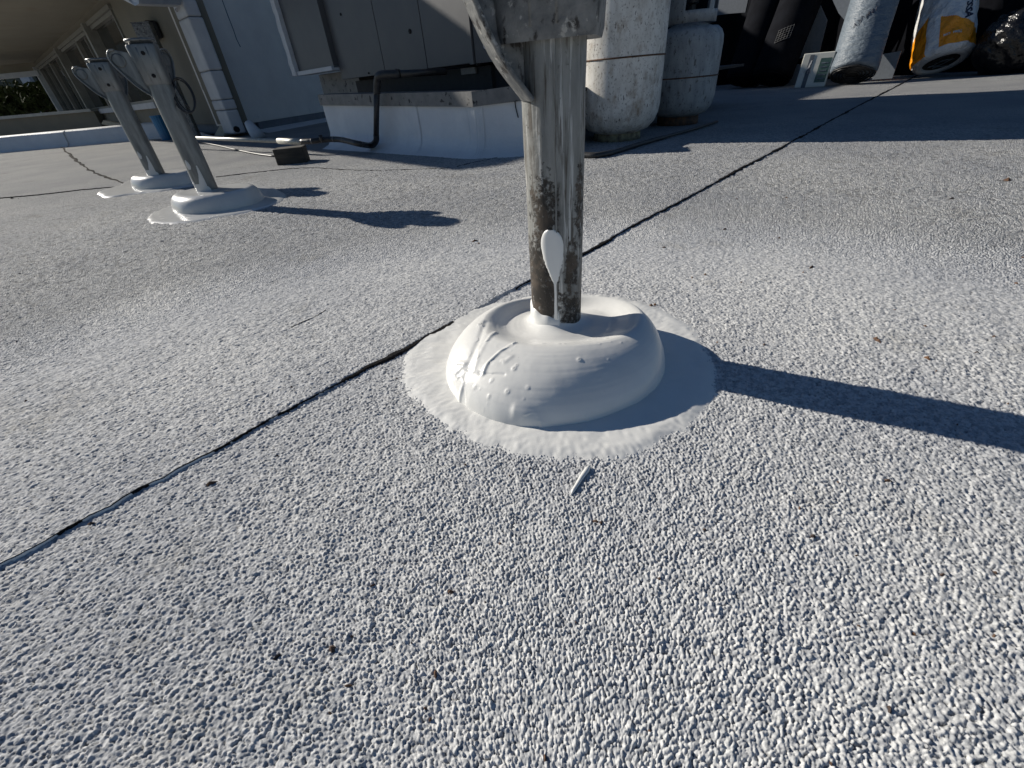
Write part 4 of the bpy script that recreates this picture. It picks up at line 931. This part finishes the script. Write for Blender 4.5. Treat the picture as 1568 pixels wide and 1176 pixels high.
# white and orange bagged roll
bagm_len = .75
def bagged_roll():
    B = at(1452, 119); dep = depth(B); R = 36 / F_PX * dep; lean = 31; la = R_(80)
    fd = np.array([math.cos(la), math.sin(la), 0]); d = fd * math.sin(R_(lean)) + np.array([0, 0, math.cos(R_(lean))])
    c0 = B + np.array([0, 0, R * math.sin(R_(lean))]) + fd * R * math.cos(R_(lean))
    view = np.array([B[0], B[1], -HC]); side_ = np.cross(d, -view); side_ /= np.linalg.norm(side_); u = -side_ if side_[0] < 0 else side_; u = u * 1.0   # image right
    if u @ np.array([rt[0], fw[0], -dn[0]]) < 0: u = -u
    v = np.cross(d, u); v = v if v @ -view > 0 else -v                                                # towards the viewer
    r = thing('bagged_roll', B, 'roll wrapped in a torn white and orange plastic bag leaning among black sacks', 'bagged roll')
    n = 192; hs = np.concatenate([[0.0, .006, .015, .03], np.linspace(.037, .80, 170)])
    def rad(h, a):
        k = 1.0 if h > .03 else .80 + .2 * math.sin(min(h / .03, 1) * math.pi / 2)
        taper = 1 - .28 * min(max(h - .20, 0) / .45, 1) * (0.5 - 0.5 * math.cos(a)) * 1.0
        wr_ = .012 * math.sin(9 * a + h * 30) * math.sin(h * 21) + .016 * (float(vnoise(np.array([a * 6 + h * 8]), np.array([h * 14 - a * 3]), 91)[0]) - .5) + .02 * (float(vnoise(np.array([a * 2.2 + h * 22]), np.array([h * 9 + a * 5]), 92)[0]) - .5)
        return R * k * taper * (1 + wr_ * 2.2)
    V = []; F = []
    for h in hs:
        for j in range(n):
            a = 2 * math.pi * j / n; V.append(c0 + d * h + rad(h, a) * (u * math.cos(a) + v * math.sin(a)))
    def nid(i, j): return i * n + j % n
    Wf = []; Of = []
    for i in range(len(hs) - 1):
        for j in range(n):
            a = (math.degrees(2 * math.pi * (j + .5) / n)) % 360; h = hs[i]
            f = (nid(i, j), nid(i, j + 1), nid(i + 1, j + 1), nid(i + 1, j))
            o = False
            if 0 <= a < 96 or a > 340: o = .03 < h < .125 + .0012 * (a if a < 180 else 0)                 # right of the white stripe; the top edge slopes
            elif 120 < a < 200: o = .01 < h < .28 - .0026 * (a - 120)
            (Of if o else Wf).append(f)
    me = mk('bag_film', V, Wf + Of, M['bag_white'], r, True); me.data.materials.append(M['bag_orange'])
    cen = {}
    for p in me.data.polygons:
        pass
    oset = set(tuple(sorted(f)) for f in Of)
    for p in me.data.polygons:
        if tuple(sorted(p.vertices)) in oset: p.material_index = 1
    # open end: white rim turned in, dark layers inside
    L = []
    for q, h in ((.84, -.001), (.80, -.006), (.66, -.008), (.60, -.001), (.58, .02)):
        L.append([c0 + d * h + R * q * (u * math.cos(2 * math.pi * j / 48) + v * math.sin(2 * math.pi * j / 48)) for j in range(48)])
    V, F = rings(L, False); mk('end_rim', V, F, M['trim'], r, True)
    V, F = lathe(c0 + d * .008, [(R * .60, 0), (R * .60, .01)], 36, d); mk('core_hole', V, F, M['hole'], r)
    rs = np.random.default_rng(4)
    for k in range(6):
        y0 = (rs.random() - .5) * R * .9; x0 = R * .42; pts = [c0 + d * .002 + u * (x0 * t) + v * (y0 + R * .1 * math.sin(t * 3 + k)) for t in np.linspace(-1, 1, 9) * (1 - abs(y0) / R)]
        V, F = tube(pts, .003, 5); mk('inner_layer', V, F, M['greyroll'] if k % 2 else M['rubber'], r, True)
    # upright lettering along the right side and the small line of print on the orange
    def onsurf(a, h, lift=.0025): a = R_(a); return c0 + d * h + (rad(h, a) + lift) * (u * math.cos(a) + v * math.sin(a))
    def text(s, size, a_c, h_c, along, m, name):
        cu_ = bpy.data.curves.new('t', 'FONT'); cu_.body = s; cu_.size = size; cu_.align_x = 'CENTER'; cu_.align_y = 'CENTER'; cu_.offset = size * .035; cu_.resolution_u = 2
        ob = bpy.data.objects.new('t', cu_); COL.objects.link(ob); dg = bpy.context.evaluated_depsgraph_get(); me_ = bpy.data.meshes.new_from_object(ob.evaluated_get(dg))
        bpy.data.objects.remove(ob); V = []
        for vv in me_.vertices:
            x, y = vv.co.x, vv.co.y
            if along: h = h_c - x; a = a_c + math.degrees(y / R) * -1.0 if False else a_c - math.degrees(y / R)
            else: h = h_c + y; a = a_c - math.degrees(x / R)
            V.append(onsurf(a, h))
        F = [tuple(p.vertices) for p in me_.polygons]; return mk(name, V, F, m, r)
    text('TSSA', .066, 44, .262, True, M['ink'], 'lettering')
    text('MST  FRELL', .020, 72, .105, False, M['bag_white'], 'small_lettering')
    return r
bagged_roll()
gr, gc0, (gd, gu, gv), gR = leaning_roll('membrane_roll', 1300, 132, 62, .9, 27, 56, 'thick grey blue membrane roll leaning back, its dark wound end toward us', 'membrane roll', M['greyroll'], M['rubber'], core=.28)
# scribbled black marks on the roll
view = np.array([gc0[0], gc0[1], -.1]); sr = np.cross(gd, -view); sr /= np.linalg.norm(sr); sr = sr if sr @ np.array([rt[0], fw[0], -dn[0]]) > 0 else -sr; fr = np.cross(gd, sr); fr = fr if fr @ -view > 0 else -fr
rs = np.random.default_rng(9)
for k in range(7):
    a0 = 118 - k * 6.5; h0 = .25 + k * .016; pts = []
    for t in range(5): a = R_(a0 + rs.random() * 8 - 4); h = h0 + rs.random() * .045 - .02; pts.append(gc0 + gd * h + (gR * 1.012 + .001) * (sr * math.cos(a) + fr * math.sin(a)))
    V, F = tube(pts, .0016, 4); mk('scribble', V, F, M['ink'], gr)
for k, (bx, by, wp, ln, lz, laz, lab_) in enumerate(((1126, 137, 52, .95, 22, 40, 'black felt roll leaning right behind the grey gas tank'),
        (1166, 136, 56, .95, 24, 38, 'black felt roll with a netted patch, left of the small carton'))):
    rr = leaning_roll('felt_roll', bx, by, wp, ln, lz, laz, lab_, 'felt roll', M['mat_black'], M['mat_black'], core=.3)
    if k == 1:
        r_, c0_, (d_, u_, v_), Rr = rr; vw = -np.array([c0_[0], c0_[1], -.1]); s_ = np.cross(d_, vw); s_ /= np.linalg.norm(s_); f_ = np.cross(s_, d_); f_ = f_ if f_ @ vw > 0 else -f_; s_ = s_ if s_[0] > 0 else -s_
        for q in range(6):
            for fam in (0, 1):
                pts = []
                for t in np.linspace(0, 1, 4):
                    if fam: a, h = 118 - q * 7, .19 + t * .09
                    else: a, h = 118 - t * 36, .19 + q * .017
                    pts.append(c0_ + d_ * (h + (118 - a) * .0012) + (Rr * 1.02) * (s_ * math.cos(R_(a)) + f_ * math.sin(R_(a))))
                V, F = tube(pts, .0015, 4); mk('net_strand', V, F, M['flashing'], r_)
# boards
def board(poly, s, label, m=None, th=.02, name='board', cat='board'):
    P = [onsum(a, b, s) for a, b in poly]; o = mk(name, *prism(P, (th, th, 0)), m or M['board'], None, origin=P[0]); return tag(o, label, cat)
board([(1213, 93), (1238, -30), (1262, -30), (1252, 0), (1266, 31), (1254, 80)], 7.25, 'tall pale blue board leaning behind the small carton')
board([(1150, 132), (1200, -30), (1211, -30), (1158, 132)], 7.3, 'thin pale edge of a board between two black felt rolls')
board([(1094, 24), (1100, -30), (1152, -30), (1141, 19), (1115, 21)], 7.35, 'pale board hanging high behind the collar of the grey tank')
board([(1185, 133), (1190, 108), (1208, 97), (1228, 100), (1226, 133)], 7.0, 'low pale board at the foot of the felt rolls, left of the carton')
board([(1335, 122), (1345, 84), (1380, 78), (1366, 120)], 6.95, 'low pale board right of the grey membrane roll')
# curling pale strip above the carton
st = [((1270, -12), (1300, -12)), ((1277, 5), (1304, -2)), ((1284, 20), (1309, 10)), ((1295, 33), (1323, 18))]
P = []; 
for a, b in st: P += [onsum(*a, 6.85), onsum(*b, 6.85)]
V = P + [p + (.01, .01, 0) for p in P]; F = []
for i in range(3):
    a = 2 * i; F += [(a, a + 1, a + 3, a + 2), (8 + a, 8 + a + 1, 8 + a + 3, 8 + a + 2), (a, a + 2, a + 10, a + 8), (a + 1, a + 3, a + 11, a + 9)]
F += [(0, 1, 9, 8), (6, 7, 15, 14)]
tag(mk('membrane_strip', V, F, M['board'], None, origin=P[0]), 'curling pale offcut strip hanging above the carton and the grey roll', 'offcut strip')
# carton
bx0, bx1, bx2 = at(1222, 133.5), at(1262, 132.5), at(1275, 129.5)
ctn = thing('carton', bx1, 'small glossy white and green carton standing left of the grey membrane roll', 'carton')
ux = (bx1 - bx0)[:2]; w_ = 40 / F_PX * depth(bx1); ux = np.array([.80, -.60]); uy = np.array([.60, .80]); cz = .215; tl = np.array([.045, .0, 0])
b0 = bx1[:2] - ux * w_
def cpt(a, b, z): p = b0 + ux * a + uy * b; return np.array([p[0] + .05 * z, p[1] - .02 * z, z])
w2 = .11
V = [cpt(0, 0, 0), cpt(w_, 0, 0), cpt(w_, w2, 0), cpt(0, w2, 0), cpt(0, 0, cz), cpt(w_, 0, cz), cpt(w_, w2, cz), cpt(0, w2, cz)]
F = [(0, 1, 2, 3), (4, 5, 6, 7), (0, 1, 5, 4), (1, 2, 6, 5), (2, 3, 7, 6), (3, 0, 4, 7)]
bevel(mk('box', V, F, M['carton'], ctn), .004)
def cquad(name, a0, a1, z0, z1, m): return mk(name, *prism([cpt(a0, -.001, z0), cpt(a1, -.001, z0), cpt(a1, -.001, z1), cpt(a0, -.001, z1)], (-.0006, -.0008, 0)), m, ctn)
cquad('green_panel', w_ * .60, w_ * .95, .03, .18, M['teal']); cquad('dark_stripe', w_ * .22, w_ * .36, .0, .205, M['dark_flash']); cquad('white_square', w_ * .28, w_ * .40, .088, .108, M['label'])
for i in range(5): cquad('print_line', w_ * .66, w_ * .88, .05 + i * .022, .057 + i * .022, M['greyroll']) if False else mk('print_line', *prism([cpt(w_ * .66, -.0025, .05 + i * .024), cpt(w_ * .88, -.0025, .05 + i * .024), cpt(w_ * .88, -.0025, .058 + i * .024), cpt(w_ * .66, -.0025, .058 + i * .024)], (-.0003, -.0004, 0)), M['greyroll'], ctn)
mk('wrap_glint', *prism([cpt(w_ * .05, -.002, .07), cpt(w_ * .30, -.002, .125), cpt(w_ * .34, -.002, .17), cpt(w_ * .30, -.002, .17), cpt(w_ * .25, -.002, .13), cpt(w_ * .05, -.002, .08)], (-.0004, -.0005, 0)), M['bag_white'], ctn)
# black sacks
def sack(px_, py_, wpx, hz, label, seed, push=0.0):
    B = at(px_, py_); R = wpx / 2 / F_PX * depth(B); dirv = B[:2] / np.hypot(*B[:2]); c = np.array([B[0] + dirv[0] * (R + push), B[1] + dirv[1] * (R + push), hz * .5])
    bm = bmesh.new(); bmesh.ops.create_icosphere(bm, subdivisions=5, radius=1); V = np.array([v.co[:] for v in bm.verts]); F = [tuple(v.index for v in f.verts) for f in bm.faces]; bm.free()
    n1 = vnoise(V[:, 0] * 2.2 + seed, V[:, 1] * 2.2 + V[:, 2] * 2.0, 81 + seed); n2 = 1 - abs(2 * vnoise(V[:, 0] * 4 + V[:, 2] * 3 + seed, V[:, 1] * 5 - V[:, 2], 82 + seed) - 1); n3 = 1 - abs(2 * vnoise(V[:, 0] * 10 - V[:, 2] * 3, V[:, 1] * 10 + V[:, 2] * 7 + seed, 83 + seed) - 1)
    k = .82 + .22 * n1 + .12 * n2 + .05 * n3
    P = V * k[:, None] * np.array([R, R * .9, hz * .55]) + c; P[:, 2] = np.maximum(P[:, 2], .003)
    o = mk('sack', P, F, M['plastic_black'], None, True, origin=(c[0], c[1], 0)); return tag(o, label, 'sack', 'black plastic sacks at the back')
sack(1530, 116, 88, .34, 'shiny black sack on the roof just right of the bagged roll, with a hooked glint', 1)
sack(1610, 112, 100, .36, 'shiny black sack cut by the right edge of the picture', 2)
sack(1560, 104, 120, .95, 'tall black sack heaped behind the others at the right edge', 3, .15)
sack(1480, 108, 110, .95, 'tall black sack standing behind the bagged roll', 4, .22)
sack(1385, 116, 70, .55, 'black sack heaped between the grey roll and the bagged roll', 5, .12)
sack(1375, 112, 120, 1.1, 'large black sack at the very back between the grey roll and bagged roll', 6, .35)
sack(1118, 130, 60, .42, 'black sack behind the grey gas tank', 7, .1)
sack(1250, 124, 90, .75, 'large black sack behind the carton and pale board', 8, .5)
# black sheeting added behind the stored material to keep the background dark
P = [onsum(900, 128, 7.9), onsum(1720, 92, 7.9)]
a_, b_2 = P[0], P[1]; L = []
N_ = 60
V = []; F = []
for i in range(N_ + 1):
    t = i / N_; q = a_[:2] + (b_2 - a_)[:2] * t
    for k, z in enumerate((-.002, .25, .5, .8, 1.25)):
        wv = .05 * math.sin(i * 1.1 + k * .5) + .03 * math.sin(i * 2.7 + k); V.append((q[0] + .7 * wv, q[1] + .7 * wv, z))
for i in range(N_):
    for k in range(4): F.append((i * 5 + k, (i + 1) * 5 + k, (i + 1) * 5 + k + 1, i * 5 + k + 1))
sh = mk('black_backdrop', V, F, M['mat_black'], None, True, origin=(a_[0], a_[1], 0)); sh.modifiers.new('so', 'SOLIDIFY').thickness = .004
tag(sh, 'black sheeting added behind the stored rolls, boards and sacks', 'backdrop')

# ================================================================== litter: small dark crumbs on the roof
V = []; F = []; rs = np.random.default_rng(21)
spots = [(727, 371, 3.2), (733, 374, 2.2), (447, 594, 2), (443, 546, 1), (997, 468, 2), (1003, 466, 1.5), (1342, 518, 1.6), (1345, 521, 1.2), (1420, 548, 1.6), (920, 800, .9), (913, 797, .8), (1243, 408, 1.2), (1080, 420, 1.2), (508, 992, 1.4), (322, 739, 1.2), (1245, 820, 1.3), (1543, 275, 2.0), (1110, 350, 1), (290, 515, .8), (560, 470, .8), (690, 905, 1.2), (1010, 885, 1), (1360, 735, 1)]
for i in range(90): spots.append((rs.random() * 1568, 300 + rs.random() ** 1.2 * 870, .35 + .5 * rs.random()))
for px_, py_, s in spots:
    p = at(px_, py_, .0012); e = s * .0011 * (1 + 1.2 * np.hypot(p[0], p[1])); st0 = len(V); k = 6
    an = rs.random() * 6.28; el_ = 1 + 2.0 * rs.random()
    for q in range(k):
        a = 2 * math.pi * q / k; x, y = e * el_ * math.cos(a), e * math.sin(a) * (.7 + .5 * rs.random()); V.append((p[0] + x * math.cos(an) - y * math.sin(an), p[1] + x * math.sin(an) + y * math.cos(an), 0.0))
    V.append((p[0], p[1], .0012 + e * .8))
    for q in range(k): F.append((st0 + q, st0 + (q + 1) % k, st0 + k))
lt = mk('roof_litter', V, F, M['rust'], None); tag(lt, 'scattered dark crumbs and twigs on the white roof', 'litter', kind='stuff')
print('scene built')
